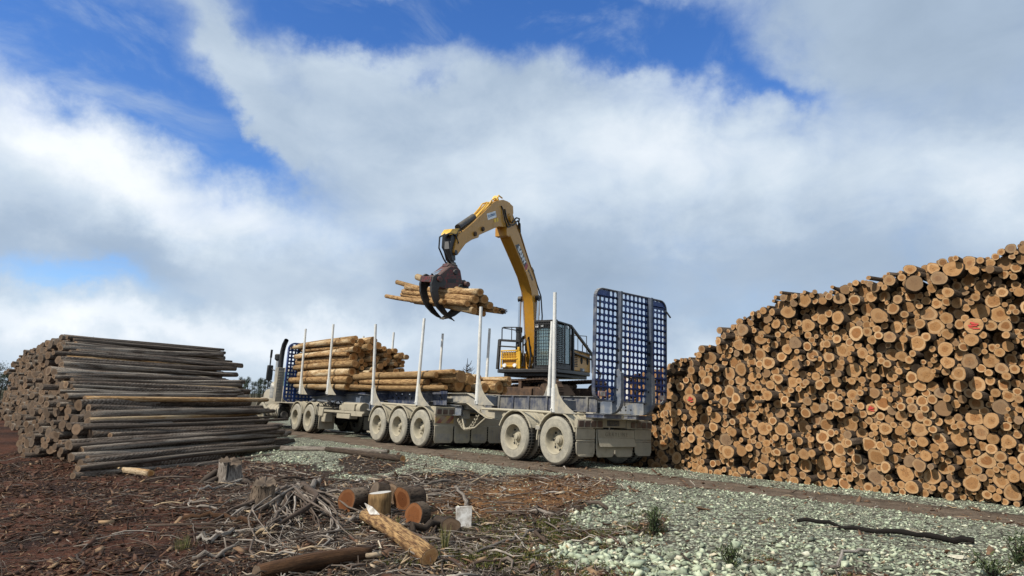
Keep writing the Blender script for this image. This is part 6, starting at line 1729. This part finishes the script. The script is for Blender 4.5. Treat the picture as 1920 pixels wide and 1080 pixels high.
def stump(pos, h, rt, rb, label, mats, seed, flare=1.0, lean=(0, 0), ragged=0.06):
    rng = np.random.default_rng(seed)
    seg = 40; rows = 9
    th = np.arange(seg) * 2 * math.pi / seg
    lobes = 1 + 0.10 * np.cos(3 * th + 1) + 0.07 * np.cos(5 * th + 2)
    ph = rng.uniform(0, 6.28, 3)
    V = []; UV = []; F = []; Mi = []
    for i in range(rows):
        t = i / (rows - 1)
        r = (rb + (rt - rb) * min(1, t * 1.6) ** 0.6) * (1 + (lobes - 1) * (1.1 - 0.7 * t)) + flare * 0.10 * (1 - t) ** 3 * np.maximum(0, np.cos(2.5 * th + ph[0])) ** 2
        r = r * (1 + rng.normal(0, 0.018, seg)) - 0.02 * (np.sin(th * 9 + ph[1]) > 0.86)
        z = h * t + (rng.uniform(-ragged, ragged, seg) * 0.6 + ragged * np.cos(th + ph[2])) * (i == rows - 1) - 0.06 * (i == 0)
        V.append(np.stack([r * np.cos(th) + lean[0] * t, r * np.sin(th) + lean[1] * t, np.broadcast_to(z, (seg,))], 1))
    V = np.concatenate(V); V = np.vstack([V, [[lean[0], lean[1], h - 0.01]]])
    for i in range(rows - 1):
        for k in range(seg):
            k2 = (k + 1) % seg
            F.append((i * seg + k, i * seg + k2, (i + 1) * seg + k2, (i + 1) * seg + k)); Mi.append(0)
            UV += [(k / seg, h * i / rows), ((k + 1) / seg, h * i / rows), ((k + 1) / seg, h * (i + 1) / rows), (k / seg, h * (i + 1) / rows)]
    c = rows * seg
    for k in range(seg):
        k2 = (k + 1) % seg
        F.append((c, (rows - 1) * seg + k, (rows - 1) * seg + k2)); Mi.append(1); UV += [(0, 0), (math.cos(th[k]), math.sin(th[k])), (math.cos(th[k2]), math.sin(th[k2]))]
    o = log_obj('tree_stump', (V, F, Mi, UV), rng, mats, rng.uniform(), rng.uniform(), 0.9)
    o.location = pos
    tag(o, label, 'stump')
    return o
def fore():
    rng = np.random.default_rng(3)
    og = [MT['bark'], MT['end_round']]
    # the tall grey stump
    p = at(430, 906)
    s = stump(p, 0.39, 0.20, 0.26, 'tall grey split tree stump in front of the weathered pile', [MT['bark_grey'], MT['end_old']], 11, 1.2)
    c = MB()
    for k, (x, y, dx, dy, h, w) in enumerate(((-0.27, -0.10, -0.20, -0.10, 0.24, 0.09), (-0.30, 0.05, -0.26, 0.0, 0.2, 0.08), (-0.2, -0.22, -0.12, -0.2, 0.12, 0.07), (0.27, -0.06, 0.25, -0.12, 0.10, 0.07))):
        c.tube([(x * 0.8, y * 0.8, h), (x + dx * 0.4, y + dy * 0.4, h * 0.45), (x + dx, y + dy, 0.0)], [w * 0.5, w * 0.7, w * 0.35], 7)
    rt = c.build('root', MT['bark_grey'], s, 0, 60)
    c = MB(); c.prism([(0.03, -0.02), (0.055, -0.02), (0.045, 0.40), (0.035, 0.36)], 1, -0.252, -0.19); c.build('split', MT['hole'], s)
    # second, darker stump with its roots laid bare
    p = at(490, 946)
    s2 = stump(p, 0.30, 0.155, 0.20, 'low dark rotten stump beside the bare tangled roots', [MT['bark'], MT['end_old']], 14, 0.8, (0.03, 0.0), 0.05)
    # tangle of bare roots
    q0 = at(548, 935) + Vector((0, 0, 0.16)); root = empty('root_tangle', Matrix.Translation(q0))
    tag(root, 'tangle of bare grey roots spread over the soil beside the dark stump', 'roots')
    rr = np.random.default_rng(8)
    heads = [Vector((0.0, 0.0, 0.0)), Vector((0.16, 0.05, 0.02)), Vector((-0.20, 0.06, -0.05)), Vector((0.06, 0.22, -0.02)), Vector((-0.05, -0.1, -0.06))]
    for i in range(64):
        px = rr.uniform(375, 710); py = 968 + rr.normal(0, 26) + 22 * math.cos((px - 545) / 120)
        e = at(px, min(max(py, 935), 1040)) + Vector((0, 0, rr.uniform(0.0, 0.02))) - q0
        a = heads[int(rr.integers(0, 5))] + Vector((rr.normal(0, 0.05), rr.normal(0, 0.06), rr.uniform(-0.05, 0.05)))
        if rr.uniform() < 0.35: a = a.lerp(e, rr.uniform(0.2, 0.6)) + Vector((0, 0, rr.uniform(-0.02, 0.05)))
        w = float(np.clip(rr.lognormal(math.log(0.015), 0.65), 0.006, 0.055))
        n = 6; P = []; side = Vector((-(e - a).y, (e - a).x, 0)) * rr.normal(0, 0.09)
        for k in range(n + 1):
            t = k / n; b = a.lerp(e, t) + side * math.sin(math.pi * t) + Vector((0, 0, 0.09 * math.sin(math.pi * t) * (1 - t) * rr.uniform(0.5, 1.2)))
            P.append(b + (Vector(rr.normal(0, 0.018, 3)) if 0 < k < n else Vector((0, 0, 0))))
        c = MB(); c.tube(P, [w * (1 - 0.85 * (k / n) ** 1.4) * rr.uniform(0.8, 1.15) for k in range(n + 1)], 6)
        if rr.uniform() < 0.4:
            k = int(rr.integers(2, 5)); d = Vector((rr.normal(0, .16), rr.normal(0, .12), rr.uniform(-.06, .08))); c.tube([P[k], P[k] + d * .5 + Vector(rr.normal(0, .015, 3)), P[k] + d], [w * .5, w * .4, w * .12], 5)
        o = c.build('root', MT['stick'], root, 0, 60); k = len(o.data.polygons); aa = o.data.attributes.new('rnd', 'FLOAT', 'FACE'); aa.data.foreach_set('value', [float(np.clip(rr.normal(0.50, 0.20), 0.1, 0.90))] * k)
    branch('dead_branch', [at(560, 945) + Vector((0, 0, .10)), at(575, 935) + Vector((0, 0, .14)), at(598, 912) + Vector((0, 0, .12))], (0.055, 0.045), MT['bark_grey'], 'thick dark branch rising from the root tangle with a mossy broken end', 'branch', 'dead branches on the ground', seed=3)
    # cut rounds
    def round_(a, b, r, label, seed, mats=og, grey=0.05, lift=0.92):
        return ground_log('cut_round', a, b, r, r * 0.97, mats, label, 'wood round', 'cut rounds in a cluster', seed, grey, lift, 26, 0.035, 0.0)
    a = at(648, 960); round_(a, a + Vector((0.16, 0.26, 0)), 0.160, 'orange cut round lying with its face to the viewer, leftmost of the cluster', 4)
    a = at(752, 962); round_(a + Vector((0, 0, .02)), a + Vector((0.20, 0.25, 0.02)), 0.175, 'orange cut round with loose bark, right behind the standing round', 6)
    a = at(774, 986); round_(a, a + Vector((0.10, 0.16, 0)), 0.150, 'small red brown cut round, lowest and rightmost of the cluster', 5, og, 0.12)
    a = at(700, 958); r5 = round_(a + Vector((-0.03, .12, .10)), a + Vector((0.12, 0.22, 0.06)), 0.15, 'grey faced round tipped on edge behind the standing round', 7, [MT['bark'], MT['end_old']], 0.9)
    a = at(727, 950); round_(a + Vector((0, .15, 0)), a + Vector((0.12, 0.38, 0)), 0.16, 'dark round half hidden behind the standing round', 9, [MT['bark'], MT['end_old']], 0.5)
    p = at(711, 968); g = log_obj('cut_round', log_geo(0.33, 0.150, 0.156, np.random.default_rng(12), 26, 4, 0.0, 0.03), np.random.default_rng(2), [MT['bark_broken'], MT['end_pale']], 0.4, 0.9, 1.0)
    g.matrix_world = Matrix.Translation(p + Vector((0, 0, 0.31))) @ Matrix.Rotation(R(5), 4, 'X') @ Matrix.Rotation(R(91), 4, 'Y'); tag(g, 'tan cut round standing upright with a pale grey top in the middle of the cluster', 'wood round', 'cut rounds in a cluster')
    # lying logs and poles
    ground_log('broken_log', at(806, 1058), at(686, 982) + Vector((0, 0, .05)), 0.085, 0.080, [MT['bark_broken'], MT['end']], 'pale tan broken log lying in the foreground twigs, pointing at the viewer', 'log', None, 31, 0.1, 0.8, 20, 0.10, 0.02, 0.15)
    ground_log('broken_log', at(690, 1052), at(480, 1090), 0.085, 0.08, [MT['bark_brown'], MT['end_old']], 'brown weathered half log at the bottom edge of the foreground', 'log', None, 35, 0.7, 0.75, 20, 0.09, 0.03, 0.2, 0.2)
    ground_log('fallen_pole', at(528, 846), at(728, 850), 0.075, 0.05, [MT['bark_grey'], MT['end_old']], 'upper of two thin poles lying on the green rock beside the lead trailer', 'log', None, 41, 0.5, 0.8)
    ground_log('fallen_pole', at(755, 866), at(612, 846), 0.075, 0.06, [MT['bark'], MT['end_load']], 'lower of two thin poles lying on the green rock, with a dark round end', 'log', None, 43, 0.5, 0.9)
    ground_log('orange_billet', at(282, 894), at(218, 886), 0.075, 0.055, [MT['bark_tan'], MT['end_load']], 'short orange debarked billet at the foot of the weathered pile', 'log', None, 45, 0.1, 0.8, 14, 0.12)
    branch('dark_pole', [at(1495, 985) + Vector((0, 0, .05)), at(1600, 998) + Vector((0, 0, .06)), at(1720, 1012) + Vector((0, 0, .05)), at(1828, 1022) + Vector((0, 0, .04))], (0.020, 0.032), MT['black_wood'], 'long blackened pole lying across the green rock at right', 'pole', seed=5, wob=0.013)
    branch('dead_branch', [at(345, 925) + Vector((0, 0, .02)), at(400, 918) + Vector((0, 0, .05)), at(452, 905) + Vector((0, 0, .05))], (0.022, 0.028), MT['bark_grey'], 'straight grey stick leaning between the two stumps', 'branch', 'dead branches on the ground', seed=7)
    branch('dead_branch', [at(600, 1033) + Vector((0, 0, .02)), at(632, 1000) + Vector((0, 0, .07)), at(672, 980) + Vector((0, 0, .06))], (0.012, 0.03), MT['bark_grey'], 'curved grey branch left of the pale broken log', 'branch', 'dead branches on the ground', seed=8)
    branch('dead_branch', [at(775, 905) + Vector((0, 0, .02)), at(800, 912) + Vector((0, 0, .05)), at(845, 905) + Vector((0, 0, .03))], (0.018, 0.03), MT['bark_grey'], 'thin branch at the edge of the rock behind the cut rounds', 'branch', 'dead branches on the ground', seed=9)
    branch('dead_branch', [at(345, 975) + Vector((0, 0, .02)), at(420, 972) + Vector((0, 0, .05)), at(478, 985) + Vector((0, 0, .03))], (0.03, 0.035), MT['bark_brown'], 'dark reddish branch half sunk in the red soil', 'branch', 'dead branches on the ground', seed=10)
    branch('dead_branch', [at(360, 1051) + Vector((0, 0, .02)), at(420, 1046) + Vector((0, 0, .03))], (0.025, 0.02), MT['bark_grey'], 'short pale branch on the dark soil near the bottom edge', 'branch', 'dead branches on the ground', seed=11)
    branch('dead_branch', [at(372, 1012) + Vector((0, 0, .03)), at(395, 1020) + Vector((0, 0, .05)), at(440, 1002) + Vector((0, 0, .04)), at(500, 995) + Vector((0, 0, .02))], (0.03, 0.022), MT['bark_grey'], 'long pale crooked root lying left of the root tangle', 'branch', 'dead branches on the ground', seed=12)
    branch('dead_branch', [at(760, 1010) + Vector((0, 0, .05)), at(805, 998) + Vector((0, 0, .10)), at(850, 990) + Vector((0, 0, .08))], (0.035, 0.045), MT['bark'], 'dark branch between the small round and the white board', 'branch', 'dead branches on the ground', seed=13)
    branch('dead_branch', [at(870, 1045) + Vector((0, 0, .02)), at(960, 1020) + Vector((0, 0, .06)), at(1000, 1000) + Vector((0, 0, .04))], (0.014, 0.018), MT['bark_grey'], 'thin arching twig right of the pale broken log', 'branch', 'dead branches on the ground', seed=14)
    branch('dead_branch', [at(1555, 1068) + Vector((0, 0, .02)), at(1590, 1048) + Vector((0, 0, .08)), at(1630, 1040) + Vector((0, 0, .04))], (0.018, 0.014), MT['bark_grey'], 'grey branched stick on the rock at the lower right', 'branch', 'dead branches on the ground', seed=15)
    # white board with the branch behind it, charred stub beside it
    p = at(869, 991); m = Matrix.Translation(p) @ Matrix.Rotation(R(8), 4, 'Z') @ Matrix.Rotation(R(-4), 4, 'X')
    c = MB(); c.prism([(-0.098, 0.0), (0.098, -0.02), (0.105, 0.275), (-0.105, 0.268), (-0.10, 0.12)], 1, -0.02, 0.02)
    o = c.build('white_board', MT['board'], None, 0.004); o.matrix_world = m; tag(o, 'weathered white board standing upright among the twigs', 'board')
    branch('dead_branch', [at(873, 962) + Vector((0, .2, .06)), at(866, 940) + Vector((0, 0, .12)), at(855, 924) + Vector((0, 0, .10))], (0.03, 0.022), MT['bark_grey'], 'grey stick behind the white board, leaning away from it', 'branch', 'dead branches on the ground', seed=17)
    ground_log('charred_stub', at(846, 1000), at(820, 985), 0.11, 0.08, [MT['bark'], MT['end_old']], 'blackened stub leaning against the white board', 'log', None, 51, 0.2, 0.7)
    c = MB(); c.prism([(-0.34, 0.02), (-0.15, 0.06), (0.1, 0.065), (0.36, 0.0), (0.1, -0.035), (-0.15, -0.03)], 2, 0.0, 0.012)
    o = c.build('wood_sliver', MT['board'], None, 0.002); a = at(684, 990, 0.26); b = at(724, 1003, 0.07); d = b - a
    o.matrix_world = Matrix.Translation((a + b) / 2) @ (d.normalized().to_track_quat('X', 'Z')).to_matrix().to_4x4() @ Matrix.Rotation(R(78), 4, 'X'); tag(o, 'long white splinter of wood leaning on the pale broken log', 'splinter')
    for (px, py, s, lab) in ((657, 888, .055, 'small orange chunk of wood on the twigs behind the cut rounds'), (672, 903, .06, 'white torn chunk of wood near the edge of the rock'), (170, 868, .05, 'tan wood chunk on the red soil left of the pile foot')):
        pp = at(px, py); rr = np.random.default_rng(px); T = stone_templates(rr)[0]
        c = MB(); c.add([(v[0] * s * 1.5, v[1] * s, v[2] * s) for v in T[0]], T[1]); o = c.build('wood_chunk', MT['board'] if px == 672 else MT['bark_tan'], None, 0.004); o.location = pp + Vector((0, 0, s * .5)); tag(o, lab, 'wood chunk')
    for (px, py, s, lab) in ((1210, 960, .075, 'largest pale stone lying on the rock bank near the middle'), (1262, 1052, .07, 'flat pale stone at the lower edge of the rock bank'), (1795, 1048, .085, 'yellowish flat stone at the lower right corner'), (1385, 985, .05, 'dark brown stone on the green rock')):
        pp = at(px, py); rr = np.random.default_rng(px); T = stone_templates(rr)[1]
        c = MB(); c.add([(v[0] * s * 1.2, v[1] * s, v[2] * s * .7) for v in T[0]], T[1]); o = c.build('stone', MT['stone'], None, 0.003); o.location = pp + Vector((0, 0, s * .3)); a = o.data.attributes.new('rnd', 'FLOAT', 'FACE'); a.data.foreach_set('value', [0.1 if px == 1385 else (0.9 if px == 1795 else 0.84)] * len(o.data.polygons)); tag(o, lab, 'stone')
    # small green shrubs and tufts
    def shrub(px, py, h, w, label, n=260, seed=1, name='shrub', mat='leaf'):
        rr = np.random.default_rng(seed); p = at(px, py); root = empty(name, Matrix.Translation(p)); tag(root, label, 'shrub')
        st = MB(); lf = MB(); rn = []
        for k in range(9):
            a = rr.uniform(0, 6.28); e = Vector((math.cos(a) * w * rr.uniform(.2, 1), math.sin(a) * w * rr.uniform(.2, 1), h * rr.uniform(.55, 1)))
            st.tube([(0, 0, 0), e * 0.5 + Vector((0, 0, h * .12)), e], [0.006, 0.004, 0.002], 4)
            for j in range(n // 9):
                t = rr.uniform(0.15, 1.05); c = e * t + Vector((0, 0, h * .2 * t * (1 - t))) + Vector(rr.normal(0, 0.022, 3)); l = rr.uniform(0.012, 0.03)
                d = Vector(rr.normal(0, 1, 3)); d.z = abs(d.z) + .4; d.normalize(); s = d.cross(Vector(rr.normal(0, 1, 3))).normalized()
                b = len(lf.v); lf.add([c - s * l * .25, c + s * l * .25, c + d * l * 1.5 + s * l * .1, c + d * l * 1.5 - s * l * .1], [(0, 1, 2, 3)]); rn.append(rr.uniform())
        st.build('stem', MT['bark'], root)
        o = lf.build('foliage', MT[mat], root); a = o.data.attributes.new('rnd', 'FLOAT', 'FACE'); a.data.foreach_set('value', rn)
    shrub(1226, 1003, 0.30, 0.11, 'small dark upright shrub growing in the middle of the rock bank', 420, 2)
    shrub(1372, 1068, 0.20, 0.12, 'low dark green shrub at the bottom edge of the rock bank', 300, 3)
    shrub(1908, 1062, 0.28, 0.20, 'dark green bush cut off by the right edge', 420, 4)
    shrub(1862, 1085, 0.20, 0.20, 'low dull green bush at the bottom right corner', 300, 5)
    def tuft(px, py, h, n, label, seed, sp=0.05):
        rr = np.random.default_rng(seed); p = at(px, py); mb = MB(); rn = []
        for k in range(n):
            a = rr.uniform(0, 6.28); r = rr.uniform(0, sp); l = h * rr.uniform(.6, 1); b = Vector((math.cos(a) * r, math.sin(a) * r, 0)); t = b + Vector((math.cos(a) * l * .25, math.sin(a) * l * .25, l)); s = Vector((-math.sin(a), math.cos(a), 0)) * 0.0028
            mb.add([b - s, b + s, b.lerp(t, .55) + s * .8 + Vector((0, 0, l * .08)), b.lerp(t, .55) - s * .8 + Vector((0, 0, l * .08)), t], [(0, 1, 2, 3), (3, 2, 4)]); rn += [rr.uniform()] * 2
        o = mb.build('grass_tuft', MT['grass']); o.location = p; a = o.data.attributes.new('rnd', 'FLOAT', 'FACE'); a.data.foreach_set('value', rn); tag(o, label, 'grass tuft', 'grass tufts in the foreground')
    tuft(834, 1030, 0.30, 34, 'tall thin green grass tuft right of the pale broken log', 1, .04); tuft(345, 1030, 0.16, 60, 'yellowish grass tuft on the red soil at left', 2, .12); tuft(745, 985, 0.14, 20, 'small grass tuft in front of the cut rounds', 3, .03); tuft(800, 965, 0.14, 26, 'green grass tuft beside the lowest cut round', 4, .06); tuft(900, 985, 0.16, 24, 'grass tuft right of the white board', 5, .06)
fore()

# ------------------------------------------------------------------ trees and the dead snag
def tree_meshes(seed, kind):
    rr = np.random.default_rng(seed)
    tr = MB(); tr.tube([(0, 0, 0), (0.02, 0.01, 0.35), (-0.01, 0.02, 0.7), (0.01, 0, 0.95)], [0.020, 0.016, 0.010, 0.003], 7)
    lf = MB(); rn = []
    for k in range(46):
        z = rr.uniform(0.16, 0.97); a = rr.uniform(0, 6.28)
        if kind == 'cone': rad = 0.20 * (1.02 - z) ** 0.75 + 0.02
        else: rad = 0.26 * math.sin(min(1, max(0, (z - 0.1) / 0.95)) * math.pi) ** 0.6 + 0.03
        r = rad * rr.uniform(0.35, 1.0); e = Vector((math.cos(a) * r, math.sin(a) * r, z + (0.02 if kind != 'cone' else -0.02)))
        tr.tube([(0, 0, max(0.1, z - 0.05)), e], [0.005, 0.002], 4)
        tone = rr.uniform(-0.2, 0.2)
        for j in range(34):
            c = e + Vector(rr.normal(0, 0.032, 3)); l = rr.uniform(0.010, 0.022); d = Vector(rr.normal(0, 1, 3)).normalized(); s = d.cross(Vector(rr.normal(0, 1, 3))).normalized()
            lf.add([c - s * l * .5, c + s * l * .5, c + d * l * 1.3], [(0, 1, 2)]); rn.append(min(1, max(0, rr.uniform(0.1, 0.8) + tone)))
    return tr, lf, rn
TREES = []
for i, kd in enumerate(('cone', 'cone', 'round')):
    tr, lf, rn = tree_meshes(60 + i, kd)
    r = empty('forest_tree'); a = tr.build('trunk', MT['bark'], r); b = lf.build('crown', MT['far_leaf'], r)
    q = b.data.attributes.new('rnd', 'FLOAT', 'FACE'); q.data.foreach_set('value', rn)
    TREES.append([r, a, b, False])
def plant_tree(kind, x, y, h, rot, label, wide=1.0):
    T = TREES[kind]
    if not T[3]: r = T[0]; T[3] = True
    else:
        r = T[0].copy(); COL.objects.link(r)
        for ch in T[1:3]:
            c = ch.copy(); COL.objects.link(c); c.parent = r
    r.location = (x, y, gz(x, y)); r.scale = (h * wide, h * wide, h); r.rotation_euler = (0, 0, rot)
    tag(r, label, 'tree', 'trees at the edge of the clearing')
rt = np.random.default_rng(44)
for k in range(15):
    px = 450 + 62 * (k / 14) + rt.uniform(-4, 4); D = rt.uniform(150, 230)
    plant_tree(k % 2, (px - 960) / 1227 * D, D, (rt.uniform(20, 32) * D / 1227 + 1.7) , rt.uniform(0, 6), 'dark conifer in the far tree line between the grey pile and the truck', 1.1)
for k in range(8):
    px = -30 + 68 * (k / 7); D = rt.uniform(75, 95)
    plant_tree(2 if k % 3 else 0, (px - 960) / 1227 * D, D, (rt.uniform(24, 46) * D / 1227 + 1.6) * (1.15 if k < 5 else 0.9), rt.uniform(0, 6), 'bushy green tree beyond the far left end of the grey pile', 1.35)
def snag(px, D, h, label, seed):
    rr = np.random.default_rng(seed); x = (px - 960) / 1227 * D
    root = empty('dead_tree', Matrix.Translation((x, D, gz(x, D)))); tag(root, label, 'tree')
    c = MB(); c.tube([(0, 0, 0), (0.05, 0, h * .5), (-0.03, 0, h * .8), (0.03, 0, h)], [h * .022, h * .016, h * .010, h * .003], 7); c.build('trunk', MT['bark'], root)
    for k in range(16):
        z = h * rr.uniform(.4, .95); a = rr.uniform(0, 6.28); l = h * rr.uniform(.05, .16); e = Vector((math.cos(a) * l, math.sin(a) * l, z + l * rr.uniform(.3, 1.1)))
        c = MB(); c.tube([(0, 0, z), (e.x * .6, e.y * .6, z + (e.z - z) * .35), e], [h * .008, h * .005, h * .002], 5)
        e2 = Vector((e.x * .6, e.y * .6, z + (e.z - z) * .35)); c.tube([e2, e2 + Vector((rr.normal(0, .5) * l, rr.normal(0, .5) * l, l * .5))], [h * .004, h * .0015], 4)
        c.build('branch', MT['bark'], root)
snag(879, 62, 5.4, 'bare dead tree standing behind the rear bundle of the lead trailer', 5)
snag(176, 70, 7.0, 'thin bare dead tree showing above the top of the grey pile', 9)
